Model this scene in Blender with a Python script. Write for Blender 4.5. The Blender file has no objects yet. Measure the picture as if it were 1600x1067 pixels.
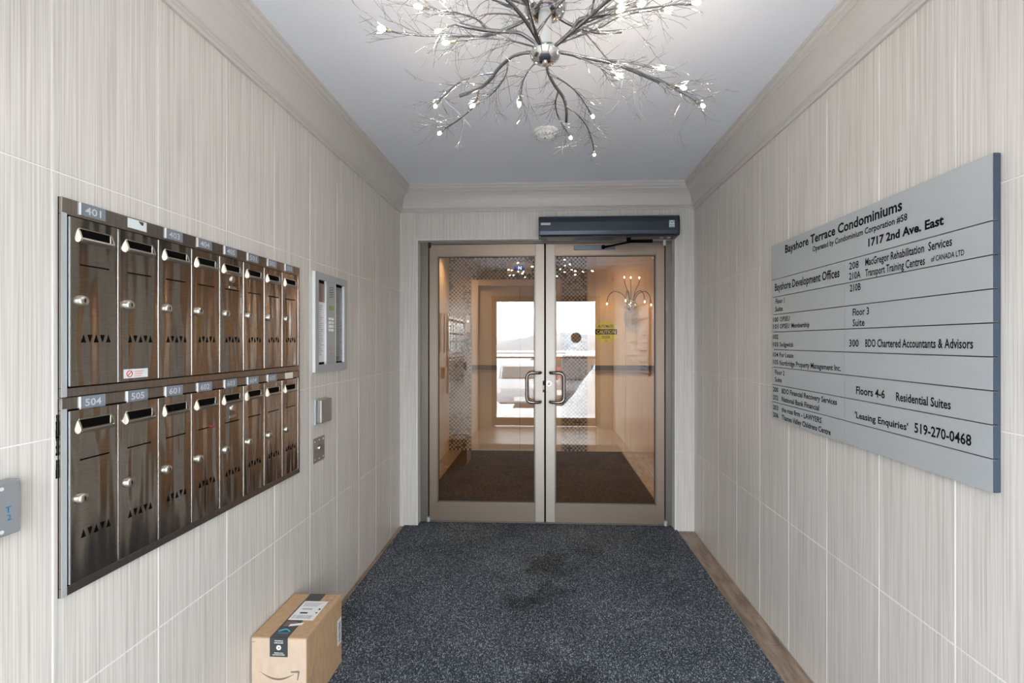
import bpy, bmesh, math, random
from mathutils import Vector, Matrix
S = bpy.context.scene
COL = S.collection
rnd = random.Random(7)

# ------------------------------------------------------------------ camera, world, light, exposure
CAM_H = 1.43
cam_d = bpy.data.cameras.new('camera')
cam = bpy.data.objects.new('camera', cam_d); COL.objects.link(cam)
cam.location = (0, 0, CAM_H); cam.rotation_euler = (math.radians(90), 0, 0.0473)
cam_d.sensor_width = 36; cam_d.lens = 36 * 749.4 / 1600
cam_d.shift_x = -16.2 / 1600; cam_d.shift_y = 0.6 / 1600
cam_d.clip_start = 0.02; cam_d.clip_end = 400
S.camera = cam
w = bpy.data.worlds.new('overcast_sky'); S.world = w; w.use_nodes = True
wn = w.node_tree.nodes; wl = w.node_tree.links
bg = wn['Background']
tc = wn.new('ShaderNodeTexCoord'); ns = wn.new('ShaderNodeTexNoise'); ns.inputs['Scale'].default_value = 1.6
cr = wn.new('ShaderNodeValToRGB')
cr.color_ramp.elements[0].color = (0.84, 0.92, 1.0, 1); cr.color_ramp.elements[1].color = (0.97, 0.99, 1.0, 1)
wl.new(tc.outputs['Generated'], ns.inputs['Vector']); wl.new(ns.outputs['Fac'], cr.inputs['Fac']); wl.new(cr.outputs['Color'], bg.inputs['Color'])
bg.inputs['Strength'].default_value = SKY = 11.6
S.view_settings.view_transform = 'Standard'; S.view_settings.look = 'None'
S.view_settings.gamma = 1; S.view_settings.use_curve_mapping = False
S.view_settings.exposure = 0.24
# sampling portal in the street-door opening (gives no light of its own)
pd = bpy.data.lights.new('daylight_portal', 'AREA'); pd.shape = 'RECTANGLE'; pd.size = 1.76; pd.size_y = 2.2
pd.cycles.is_portal = True
po = bpy.data.objects.new('daylight_portal', pd); COL.objects.link(po)
po.location = (0, -0.62, 1.1); po.rotation_euler = (math.radians(90), 0, 0)
try:
    S.cycles.max_bounces = 10; S.cycles.diffuse_bounces = 6; S.cycles.glossy_bounces = 6
    S.cycles.transparent_max_bounces = 16; S.cycles.sample_clamp_indirect = 6
    S.cycles.caustics_reflective = False; S.cycles.caustics_refractive = False
except Exception: pass

# ------------------------------------------------------------------ dimensions (metres)
W = 1.1236          # half width of the vestibule
D = 3.673           # near face of the end wall
YR = -0.45          # inside face of the street wall
CEIL = 2.62
YL = 6.3            # elevator wall
XL, XRR = -1.267, 2.0   # inner lobby side walls

# ------------------------------------------------------------------ materials
MATS = {}
def mat(name, col=(.5,.5,.5), rough=.5, metal=0, emit=0, ecol=None, spec=None, coat=0):
    m = bpy.data.materials.new(name); m.use_nodes = True
    b = m.node_tree.nodes['Principled BSDF']
    b.inputs['Base Color'].default_value = (*col, 1); b.inputs['Roughness'].default_value = rough
    b.inputs['Metallic'].default_value = metal
    if spec is not None: b.inputs['Specular IOR Level'].default_value = spec
    if coat: b.inputs['Coat Weight'].default_value = coat
    if emit:
        b.inputs['Emission Color'].default_value = (*(ecol or col), 1); b.inputs['Emission Strength'].default_value = emit
    MATS[name] = m
    return m
def nodes(m): return m.node_tree.nodes, m.node_tree.links, m.node_tree.nodes['Principled BSDF']
def noise_col(name, cols, scale, rough=.5, metal=0, bump=0, dist=.002, detail=4, pos='pos', ramp=(.35,.65), bscale=None, spec=None, nrough=.6):
    """procedural material: stretched noise -> colour ramp, optional bump"""
    m = mat(name, cols[0], rough, metal, spec=spec); N, L, b = nodes(m)
    if pos == 'pos':
        g = N.new('ShaderNodeNewGeometry'); src = g.outputs['Position']
    else:
        g = N.new('ShaderNodeTexCoord'); src = g.outputs['Object']
    mp = N.new('ShaderNodeMapping'); mp.inputs['Scale'].default_value = scale; L.new(src, mp.inputs['Vector'])
    n = N.new('ShaderNodeTexNoise'); n.inputs['Scale'].default_value = 1; n.inputs['Detail'].default_value = detail; n.inputs['Roughness'].default_value = nrough
    L.new(mp.outputs[0], n.inputs['Vector'])
    r = N.new('ShaderNodeValToRGB'); el = r.color_ramp.elements
    el[0].position = ramp[0]; el[1].position = ramp[1]; el[0].color = (*cols[0], 1); el[1].color = (*cols[-1], 1)
    for i, c in enumerate(cols[1:-1]):
        e = el.new(ramp[0] + (ramp[1]-ramp[0])*(i+1)/(len(cols)-1)); e.color = (*c, 1)
    L.new(n.outputs['Fac'], r.inputs['Fac']); L.new(r.outputs['Color'], b.inputs['Base Color'])
    if bump:
        bp = N.new('ShaderNodeBump'); bp.inputs['Strength'].default_value = bump; bp.inputs['Distance'].default_value = dist
        if bscale:
            n2 = N.new('ShaderNodeTexNoise'); n2.inputs['Scale'].default_value = 1; n2.inputs['Detail'].default_value = 2
            mp2 = N.new('ShaderNodeMapping'); mp2.inputs['Scale'].default_value = bscale; L.new(src, mp2.inputs['Vector']); L.new(mp2.outputs[0], n2.inputs['Vector'])
            L.new(n2.outputs['Fac'], bp.inputs['Height'])
        else: L.new(n.outputs['Fac'], bp.inputs['Height'])
        L.new(bp.outputs[0], b.inputs['Normal'])
    return m

noise_col('wall_tile', [(.50,.47,.435), (.655,.625,.585), (.775,.75,.715)], (270, 270, 2.2), rough=.36, bump=.10, dist=.0005, detail=2, ramp=(.27,.73))
mat('grout', (.86,.845,.82), .8)
mat('ceiling_paint', (.84,.875,.96), .75)  # bluish cast of snow-bounced daylight is put into the paint colour
mat('trim_paint', (.60,.575,.55), .38)
noise_col('floor_tile', [(.15,.105,.078), (.26,.19,.145), (.35,.27,.21)], (30, 5, 5), rough=.35, detail=5)
mat('floor_grout', (.55,.49,.42), .8)
noise_col('inner_wall', [(.62,.50,.36), (.72,.60,.46)], (160, 160, 1.6), rough=.4)
noise_col('stainless', [(.42,.385,.345), (.52,.485,.44)], (3, 40, 600), rough=.15, metal=1, bump=1.0, dist=.020, bscale=(5, 9, 1.4))
noise_col('stainless_flat', [(.38,.345,.31), (.47,.43,.40)], (3, 300, 8), rough=.27, metal=1)
mat('stainless_lit', (.74,.73,.72), .22, 1)
mat('steel_plate', (.36,.345,.33), .42, .6)
mat('chrome', (.80,.80,.81), .08, 1)
mat('branch_metal', (.34,.34,.35), .26, 1)
mat('nickel', (.62,.59,.53), .3, 1)
mat('black', (.003,.003,.003), .8, spec=.05)
mat('black_rubber', (.02,.02,.02), .7)
mat('dark_line', (.05,.055,.065), .6)
mat('white_plastic', (.82,.82,.80), .4)
mat('white_paint', (.8,.8,.78), .5)
mat('number_plate', (.19,.215,.26), .45)
mat('number_ink', (.55,.57,.60), .5)
mat('sticker_white', (.68,.75,.76), .5)
mat('sticker_cream', (.80,.75,.62), .5)
mat('red', (.55,.03,.03), .5)
mat('sticker_text', (.75,.35,.33), .5)
mat('anodised', (.37,.295,.24), .36, .7)
mat('anodised_dark', (.24,.21,.185), .38, .7)
mat('anodised_light', (.50,.45,.40), .45, .6)
mat('operator_body', (.05,.062,.085), .28, .6)
mat('operator_end', (.02,.022,.027), .35, .3)
mat('slate_metal', (.15,.18,.23), .35, .6)
mat('handle_metal', (.27,.26,.25), .22, 1)
mat('sign_silver', (.50,.53,.55), .42, .25)
mat('sign_edge', (.045,.065,.10), .3)
mat('ink', (.006,.006,.009), .7, spec=.1)
mat('alu', (.46,.485,.50), .5, .3)
mat('alu_dull', (.30,.315,.33), .5, .3)
mat('alu_white', (.82,.84,.86), .35, .3)
mat('paper', (.78,.79,.80), .7)
mat('paper_ink', (.38,.38,.40), .7)
mat('brown_panel', (.17,.12,.095), .35)
mat('lcd', (.10,.16,.06), .3, emit=.15, ecol=(.3,.5,.15))
mat('grey_mesh', (.10,.11,.12), .3)
mat('blue_ink', (.02,.19,.42), .5)
noise_col('cardboard', [(.45,.29,.165), (.52,.345,.205)], (60, 60, 20), rough=.8)
noise_col('cardboard_front', [(.60,.46,.35), (.65,.51,.39)], (60, 60, 20), rough=.8)
mat('cardboard_edge', (.28,.17,.09), .85)
mat('tape', (.05,.055,.06), .3)
mat('tape_blue', (.05,.30,.42), .4)
mat('tape_pink', (.45,.20,.16), .4)
mat('box_ink', (.20,.16,.13), .7)
mat('green', (.02,.30,.22), .5)
mat('yellow', (1.0,.74,.01), .45)
mat('elevator_wood', (.46,.355,.25), .4)
mat('elevator_frame', (.60,.47,.33), .38)
mat('band', (.07,.055,.05), .4)
mat('band_light', (.25,.18,.14), .4)
mat('mosaic_dark', (.035,.02,.014), .2)
mat('mosaic_brown', (.12,.07,.045), .2)
mat('mosaic_light', (.50,.41,.31), .25)
mat('mosaic_grout', (.40,.33,.25), .8)
mat('display_blue', (.01,.02,.12), .2, emit=.35, ecol=(.01,.03,.3))
mat('display_glyph', (.6,.8,1), .3, emit=1.4, ecol=(.6,.85,1))
mat('indicator_plate', (.62,.56,.46), .35, .6)
mat('bulb', (1,.9,.75), .3, emit=200, ecol=(1,.86,.68))
mat('bulb_warm', (1,.7,.4), .3, emit=120, ecol=(1,.55,.24))
mat('bulb_lens', (1,.8,.5), .3, emit=8, ecol=(1,.72,.42))
mat('car_tyre', (.02,.02,.02), .8)
mat('car_window', (.03,.035,.04), .3)
mat('car_light', (.5,.06,.05), .3)
for n, c in [('car_silver',(.42,.44,.47)), ('car_black',(.07,.075,.09)), ('car_white',(.75,.76,.78)), ('car_red',(.22,.04,.05)), ('car_blue',(.05,.09,.17))]:
    mat(n, c, .45, 0)
noise_col('snow', [(.62,.65,.70), (.80,.82,.85)], (2.2, 2.2, 2.2), rough=.7, bump=.6, dist=.06, detail=6)
noise_col('slush', [(.42,.43,.44), (.74,.76,.79)], (1.2, 4.5, 1), rough=.35, bump=.3, dist=.02, detail=6)
noise_col('hill', [(.42,.45,.48), (.62,.65,.68)], (.3, .3, .9), rough=.9, detail=6)
mat('facade', (.42,.36,.30), .8)
mat('detector', (.83,.83,.83), .4)

def glass_mat(name, tint, ior):
    m = bpy.data.materials.new(name); m.use_nodes = True; N = m.node_tree.nodes; L = m.node_tree.links; N.clear()
    o = N.new('ShaderNodeOutputMaterial'); mx = N.new('ShaderNodeMixShader'); t = N.new('ShaderNodeBsdfTransparent'); g = N.new('ShaderNodeBsdfGlossy'); f = N.new('ShaderNodeFresnel')
    t.inputs['Color'].default_value = (*tint, 1); g.inputs['Roughness'].default_value = 0.0; g.inputs['Color'].default_value = (1,1,1,1)
    f.inputs['IOR'].default_value = ior
    ge = N.new('ShaderNodeNewGeometry'); mm = N.new('ShaderNodeMath'); mm.operation = 'MULTIPLY_ADD'
    # the Fresnel node inverts the ior on back faces; undo that so both faces of the thin pane reflect alike
    mm.inputs[1].default_value = 1/ior - ior; mm.inputs[2].default_value = ior
    L.new(ge.outputs['Backfacing'], mm.inputs[0]); L.new(mm.outputs[0], f.inputs['IOR'])
    L.new(f.outputs[0], mx.inputs[0]); L.new(t.outputs[0], mx.inputs[1]); L.new(g.outputs[0], mx.inputs[2]); L.new(mx.outputs[0], o.inputs['Surface'])
    MATS[name] = m
glass_mat('bronze_glass', (.955,.925,.885), 1.85)
glass_mat('clear_glass', (.99,1,1), 1.3)

# carpet: rows of grey-blue tufts with pale flecks; worn damp patches have a shape of their own
def carpet(name, base, fleck, stain=None):
    m = mat(name, base[0], .95, spec=.1); N, L, b = nodes(m)
    g = N.new('ShaderNodeNewGeometry')
    v = N.new('ShaderNodeTexVoronoi'); v.inputs['Scale'].default_value = 1; v.inputs['Randomness'].default_value = .55
    mp = N.new('ShaderNodeMapping'); mp.inputs['Scale'].default_value = (270, 185, 1); mp.inputs['Rotation'].default_value = (0, 0, .45)
    L.new(g.outputs['Position'], mp.inputs['Vector']); L.new(mp.outputs[0], v.inputs['Vector'])
    sp = N.new('ShaderNodeSeparateColor'); L.new(v.outputs['Color'], sp.inputs[0])
    r = N.new('ShaderNodeValToRGB'); el = r.color_ramp.elements
    el[0].position = .0; el[0].color = (*base[0], 1); el[1].position = 1; el[1].color = (*fleck, 1)
    e = el.new(.55); e.color = (*base[1], 1); e = el.new(.82); e.color = (*base[2], 1)
    L.new(sp.outputs[0], r.inputs['Fac'])
    last = r.outputs['Color']
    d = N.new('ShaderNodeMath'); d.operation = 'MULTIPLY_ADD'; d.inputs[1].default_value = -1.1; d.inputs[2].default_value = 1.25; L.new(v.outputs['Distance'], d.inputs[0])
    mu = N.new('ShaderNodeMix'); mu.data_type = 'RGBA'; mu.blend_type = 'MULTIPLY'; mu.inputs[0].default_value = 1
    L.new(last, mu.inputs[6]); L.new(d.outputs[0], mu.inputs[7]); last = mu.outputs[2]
    # soft large scale wear
    n = N.new('ShaderNodeTexNoise'); n.inputs['Scale'].default_value = 2.2; n.inputs['Detail'].default_value = 5; L.new(g.outputs['Position'], n.inputs['Vector'])
    rr = N.new('ShaderNodeValToRGB'); rr.color_ramp.elements[0].position = .35; rr.color_ramp.elements[0].color = (.72,.74,.78,1); rr.color_ramp.elements[1].position = .68; rr.color_ramp.elements[1].color = (1.1,1.1,1.1,1)
    L.new(n.outputs['Fac'], rr.inputs['Fac'])
    mu = N.new('ShaderNodeMix'); mu.data_type = 'RGBA'; mu.blend_type = 'MULTIPLY'; mu.inputs[0].default_value = 1
    L.new(last, mu.inputs[6]); L.new(rr.outputs['Color'], mu.inputs[7]); last = mu.outputs[2]
    for (x, y, r0, k) in (stain or []):
        vm = N.new('ShaderNodeVectorMath'); vm.operation = 'DISTANCE'; vm.inputs[1].default_value = (x, y, 0.0)
        L.new(g.outputs['Position'], vm.inputs[0])
        nn = N.new('ShaderNodeTexNoise'); nn.inputs['Scale'].default_value = 9; nn.inputs['Detail'].default_value = 4; L.new(g.outputs['Position'], nn.inputs['Vector'])
        a = N.new('ShaderNodeMath'); a.operation = 'MULTIPLY_ADD'; a.inputs[1].default_value = r0*2.4; a.inputs[2].default_value = -r0*1.2; L.new(nn.outputs['Fac'], a.inputs[0])
        s = N.new('ShaderNodeMath'); s.operation = 'ADD'; L.new(vm.outputs['Value'], s.inputs[0]); L.new(a.outputs[0], s.inputs[1])
        mr = N.new('ShaderNodeMapRange'); mr.inputs['From Min'].default_value = r0*.45; mr.inputs['From Max'].default_value = r0; mr.inputs['To Min'].default_value = k; mr.inputs['To Max'].default_value = 0
        L.new(s.outputs[0], mr.inputs['Value'])
        mu = N.new('ShaderNodeMix'); mu.data_type = 'RGBA'; mu.blend_type = 'MULTIPLY'; L.new(mr.outputs[0], mu.inputs[0]); L.new(last, mu.inputs[6]); mu.inputs[7].default_value = (.42,.38,.35,1); last = mu.outputs[2]
    L.new(last, b.inputs['Base Color'])
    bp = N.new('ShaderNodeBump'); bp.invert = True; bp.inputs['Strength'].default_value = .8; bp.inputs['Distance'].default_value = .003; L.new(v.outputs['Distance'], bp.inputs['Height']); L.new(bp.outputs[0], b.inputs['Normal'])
carpet('carpet_grey', [(.035,.043,.055), (.115,.137,.165), (.21,.24,.275)], (.62,.66,.70),
       [(.02,3.05,.22,.65), (.02,2.72,.13,.5), (-.12,2.60,.10,.6), (.30,3.25,.12,.4), (.10,1.98,.2,.6), (-.1,2.2,.13,.3)])
carpet('carpet_brown', [(.030,.020,.013), (.08,.056,.038), (.12,.088,.06)], (.28,.21,.15))

# ------------------------------------------------------------------ mesh helpers
class MB:
    def __init__(s): s.v = []; s.f = []; s.m = []; s.cur = 0
    def add(s, vs, fs):
        o = len(s.v); s.v += [tuple(v) for v in vs]; s.f += [tuple(i+o for i in f) for f in fs]; s.m += [s.cur]*len(fs)
        return s
    def box(s, a, b):
        (x0,y0,z0),(x1,y1,z1) = a, b
        x0,x1 = min(x0,x1),max(x0,x1); y0,y1 = min(y0,y1),max(y0,y1); z0,z1 = min(z0,z1),max(z0,z1)
        return s.add([(x0,y0,z0),(x1,y0,z0),(x1,y1,z0),(x0,y1,z0),(x0,y0,z1),(x1,y0,z1),(x1,y1,z1),(x0,y1,z1)],
              [(0,3,2,1),(4,5,6,7),(0,1,5,4),(1,2,6,5),(2,3,7,6),(3,0,4,7)])
    def prism(s, poly, origin, u, v, n):
        """poly (2D, counter-clockwise seen against n) in plane u,v; extruded by vector n"""
        o = Vector(origin); u = Vector(u); v = Vector(v); n = Vector(n); k = len(poly)
        a = [o + u*p[0] + v*p[1] for p in poly]; b = [p + n for p in a]
        return s.add(a + b, [tuple(range(k-1,-1,-1)), tuple(range(k, 2*k))] + [(i,(i+1)%k,k+(i+1)%k,k+i) for i in range(k)])
    def cyl(s, p, q, r, r2=None, n=16):
        p = Vector(p); q = Vector(q); r2 = r if r2 is None else r2
        d = (q-p).normalized(); a = d.orthogonal().normalized(); b = d.cross(a)
        A = [p + (a*math.cos(t)+b*math.sin(t))*r for t in [2*math.pi*i/n for i in range(n)]]
        B = [q + (a*math.cos(t)+b*math.sin(t))*r2 for t in [2*math.pi*i/n for i in range(n)]]
        return s.add(A+B, [tuple(range(n-1,-1,-1)), tuple(range(n,2*n))] + [(i,(i+1)%n,n+(i+1)%n,n+i) for i in range(n)])
    def tube(s, pts, r0, r1=None, n=8):
        r1 = r0 if r1 is None else r1; pts = [Vector(p) for p in pts]; k = len(pts); rings = []
        a = None
        for i, p in enumerate(pts):
            d = (pts[min(i+1,k-1)] - pts[max(i-1,0)]).normalized()
            if a is None: a = d.orthogonal().normalized()
            a = (a - d*a.dot(d)); a = a.normalized() if a.length > 1e-6 else d.orthogonal().normalized()
            b = d.cross(a); r = r0 + (r1-r0)*i/max(1,k-1)
            rings.append([p + (a*math.cos(t)+b*math.sin(t))*r for t in [2*math.pi*j/n for j in range(n)]])
        vs = [v for rg in rings for v in rg]
        fs = [(i*n+j, i*n+(j+1)%n, (i+1)*n+(j+1)%n, (i+1)*n+j) for i in range(k-1) for j in range(n)]
        fs += [tuple(range(n-1,-1,-1)), tuple(range((k-1)*n, k*n))]
        return s.add(vs, fs)
    def lathe(s, prof, c, axis='z', n=24):
        """prof: (radius, height) list"""
        c = Vector(c); vs = []
        for (r, h) in prof:
            for i in range(n):
                t = 2*math.pi*i/n; x, y = r*math.cos(t), r*math.sin(t)
                vs.append(c + (Vector((x,y,h)) if axis=='z' else Vector((x,h,-y)) if axis=='y' else Vector((h,x,y))))
        k = len(prof)
        fs = [(i*n+j, i*n+(j+1)%n, (i+1)*n+(j+1)%n, (i+1)*n+j) for i in range(k-1) for j in range(n)]
        fs += [tuple(range(n-1,-1,-1)), tuple(range((k-1)*n, k*n))]
        return s.add(vs, fs)
    def mesh(s, name, mats, smooth=False):
        me = bpy.data.meshes.new(name); me.from_pydata(s.v, [], s.f)
        for m in mats: me.materials.append(MATS[m])
        if len(mats) > 1: me.polygons.foreach_set('material_index', s.m)
        bm = bmesh.new(); bm.from_mesh(me); bmesh.ops.recalc_face_normals(bm, faces=bm.faces); bm.to_mesh(me); bm.free()
        if smooth:
            me.polygons.foreach_set('use_smooth', [True]*len(me.polygons))
            try: me.set_sharp_from_angle(angle=math.radians(40))
            except Exception: pass
        me.update(); return me
def place(name, me, parent=None, loc=(0,0,0), bevel=0):
    o = bpy.data.objects.new(name, me); COL.objects.link(o); o.location = loc
    if parent is not None:
        o.parent = parent; o.matrix_parent_inverse = WM[parent.name].inverted()
    WM[o.name] = Matrix.Translation(Vector(loc))
    if bevel:
        b = o.modifiers.new('bevel', 'BEVEL'); b.width = bevel; b.segments = 2; b.limit_method = 'ANGLE'
    return o
WM = {}
def obj(name, mb, m, parent=None, smooth=False, bevel=0, loc=(0,0,0)):
    return place(name, mb.mesh(name, m if isinstance(m, (list,tuple)) else [m], smooth), parent, loc, bevel)
def box(name, a, b, m, parent=None, bevel=0): return obj(name, MB().box(a,b), m, parent, bevel=bevel)
def tag(o, label=None, cat=None, group=None, kind=None):
    if label: o['label'] = label
    if cat: o['category'] = cat
    if group: o['group'] = group
    if kind: o['kind'] = kind
    return o
def thing(name, loc, label, cat, group=None):
    o = bpy.data.objects.new(name, None); COL.objects.link(o); o.location = loc; o.empty_display_size = .05
    WM[o.name] = Matrix.Translation(Vector(loc)); return tag(o, label, cat, group)
def struct(o): o['kind'] = 'structure'; return o

_dg = None
def text_mesh(s, align='LEFT'):
    cu = bpy.data.curves.new('t', 'FONT'); cu.body = s; cu.size = 1; cu.resolution_u = 2; cu.fill_mode = 'FRONT'
    cu.offset = text_mesh.bold
    to = bpy.data.objects.new('t', cu); COL.objects.link(to)
    bpy.context.view_layer.update()
    me = bpy.data.meshes.new_from_object(to.evaluated_get(bpy.context.evaluated_depsgraph_get()))
    bpy.data.objects.remove(to); bpy.data.curves.remove(cu); return me
text_mesh.bold = 0.0
CAP = .729
def write(s, origin, right, up, h, m, parent, width=None, center=False, name='lettering', bold=0.008):
    text_mesh.bold = bold
    me = text_mesh(s); xs = [v.co.x for v in me.vertices]
    if not xs: return None
    x0, x1 = min(xs), max(xs); k = h/CAP; kx = (width/(x1-x0)) if width else k
    o = Vector(origin); r = Vector(right); u = Vector(up)
    if center: o = o - r*((x1-x0)*kx/2)
    for v in me.vertices: v.co = o + r*((v.co.x-x0)*kx) + u*(v.co.y*k)
    me.materials.clear(); me.materials.append(MATS[m]); me.name = name
    return place(name, me, parent)
RX, RXm = (0,1,0), (0,-1,0); UP = (0,0,1)

# ================================================================== SETTING
GAP = .003
def joints(j0, pitch, a, b):
    out = [a]; k = math.ceil((a + .02 - j0)/pitch); 
    while j0 + k*pitch < b - .02: out.append(j0 + k*pitch); k += 1
    return out + [b]
TILE_CACHE = {}
def wall_tile(w_, h_, axis, m):
    """shallow pillowed-edge tile; face normal +X/-X/-Y; local origin at its centre on the face plane"""
    key = (round(w_,3), round(h_,3), axis, m)
    if key in TILE_CACHE: return TILE_CACHE[key]
    a, b = w_/2, h_/2; e = .0012; t = .006
    fr = [(-a+e,-b+e),(a-e,-b+e),(a-e,b-e),(-a+e,b-e)]; mid = [(-a,-b),(a,-b),(a,b),(-a,b)]
    def P(p, d):
        if axis == '+x': return (d, p[0], p[1])
        if axis == '-x': return (-d, p[0], p[1])
        if axis == '-y': return (p[0], -d, p[1])
        return (p[0], p[1], d)      # floor
    vs = [P(p, 0) for p in fr] + [P(p, -e) for p in mid] + [P(p, -t) for p in mid]
    fs = [(0,1,2,3)] + [(i,(i+1)%4,4+(i+1)%4,4+i) for i in range(4)] + [(4+i,4+(i+1)%4,8+(i+1)%4,8+i) for i in range(4)] + [(11,10,9,8)]
    me = MB().add(vs, fs).mesh('tile', [m]); TILE_CACHE[key] = me; return me
def tile_rect(parent, axis, plane, us, vs, m='wall_tile', skip=None, gap=GAP):
    for i in range(len(us)-1):
        for j in range(len(vs)-1):
            u0, u1, v0, v1 = us[i]+gap/2, us[i+1]-gap/2, vs[j]+gap/2, vs[j+1]-gap/2
            if skip and skip((u0+u1)/2, (v0+v1)/2): continue
            c = ((u0+u1)/2, (v0+v1)/2)
            loc = (plane, c[0], c[1]) if axis in ('+x','-x') else (c[0], plane, c[1]) if axis == '-y' else (c[0], c[1], plane)
            place('tile', wall_tile(u1-u0, v1-v0, axis, m), parent, loc)
ZJ = [0, .597, 1.2097, 1.8224, 2.45]
G = .0018
wl_ = struct(box('wall_left', (-W-.12, YR-.12, 0), (-W-G, D+.12, CEIL), 'grout'))
tile_rect(wl_, '+x', -W, joints(1.3426, .3002, YR, D), ZJ)
wr_ = struct(box('wall_right', (W+G, YR-.12, 0), (W+.12, D+.12, CEIL), 'grout'))
tile_rect(wr_, '-x', W, joints(1.369, .3002, YR, D), ZJ)
# end wall around the inner doors: one mesh with a real opening
OX0, OX1, OZ = -.992, .985, 2.222
mb = MB().box((-W-.12, D+G, 0), (OX0, D+.22, CEIL)).box((OX1, D+G, 0), (W+.12, D+.22, CEIL)).box((OX0, D+G, OZ), (OX1, D+.22, CEIL))
wb_ = struct(obj('wall_back', mb, 'grout'))
tile_rect(wb_, '-y', D, [-W, OX0+.001], ZJ, gap=.0016); tile_rect(wb_, '-y', D, [OX1-.001, W], ZJ, gap=.0016)
tile_rect(wb_, '-y', D, joints(-.45, .61, OX0, OX1), [OZ, 2.45], gap=.0012)
mb = MB()
for x, sx in ((OX0, 1), (OX1, -1)): mb.box((x-.001*sx, D-.001, 0), (x+.006*sx, D+.09, OZ))
mb.box((OX0, D-.001, OZ-.006), (OX1, D+.09, OZ+.001))
t = struct(obj('trim_1', mb, 'white_paint'))          # pale edge strip lining the opening
# rear (street) wall with the outer door opening
RX0, RX1, RZ = -.90, .92, 2.20
mb = MB().box((-W-.12, YR-.2, 0), (RX0, YR, CEIL)).box((RX1, YR-.2, 0), (W+.12, YR, CEIL)).box((RX0, YR-.2, RZ), (RX1, YR, CEIL))
struct(obj('wall_rear', mb, 'wall_tile'))
mb = MB().box((-7, YR-.3, -.02), (-W-.12, YR-.1, 5)).box((W+.12, YR-.3, -.02), (7, YR-.1, 5)).box((-W-.12, YR-.3, CEIL), (W+.12, YR-.2, 5))
struct(obj('wall_facade', mb, 'facade'))
struct(box('ceiling', (-W-.12, YR-.2, CEIL), (W+.12, D+.22, CEIL+.1), 'ceiling_paint'))
# floor with 18 inch tiles
fl = struct(box('floor', (-2.2, YR-.2, -.1), (2.2, YL+.2, -.006), 'floor_grout'))
JX = [-W, -.914, -.457, 0, .457, .914, W]
tile_rect(fl, 'z', 0, JX, joints(3.234, .4575, YR-.2, D+.2), 'floor_tile', gap=.006)
tile_rect(fl, 'z', 0, [XL, -.914, -.457, 0, .457, 1.14, 1.6, XRR], joints(3.234, .4575, D+.21, YL), 'floor_tile')
# crown mouldings, mitred
PROF = [(0,2.43),(.010,2.43),(.012,2.434),(.012,2.442),(.018,2.446),(.018,2.452),(.024,2.455),(.027,2.460),(.028,2.475),(.031,2.495),(.038,2.518),(.049,2.540),(.062,2.557),(.074,2.567),(.079,2.569),(.079,2.577),(.083,2.581),(.091,2.585),(.094,2.591),(.094,2.603),(.100,2.606),(.100,CEIL)]
def crown(name, pts_of, closed=False):
    mb = MB(); A = [pts_of(0, p) for p in PROF]; B = [pts_of(1, p) for p in PROF]; n = len(PROF)
    a0 = [pts_of(0, (0, CEIL))]; b0 = [pts_of(1, (0, CEIL))]
    A += a0; B += b0; n += 1
    mb.add(A+B, [(i, (i+1)%n, n+(i+1)%n, n+i) for i in range(n)] + [tuple(range(n-1,-1,-1)), tuple(range(n,2*n))])
    return struct(obj(name, mb, 'trim_paint'))
crown('trim_2', lambda e, p: (-W+p[0], (YR+p[0]) if e == 0 else (D-p[0]), p[1]))
crown('trim_3', lambda e, p: (W-p[0], (YR+p[0]) if e == 0 else (D-p[0]), p[1]))
crown('trim_4', lambda e, p: ((-W+p[0]) if e == 0 else (W-p[0]), D-p[0], p[1]))
crown('trim_5', lambda e, p: ((-W+p[0]) if e == 0 else (W-p[0]), YR+p[0], p[1]))

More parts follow.
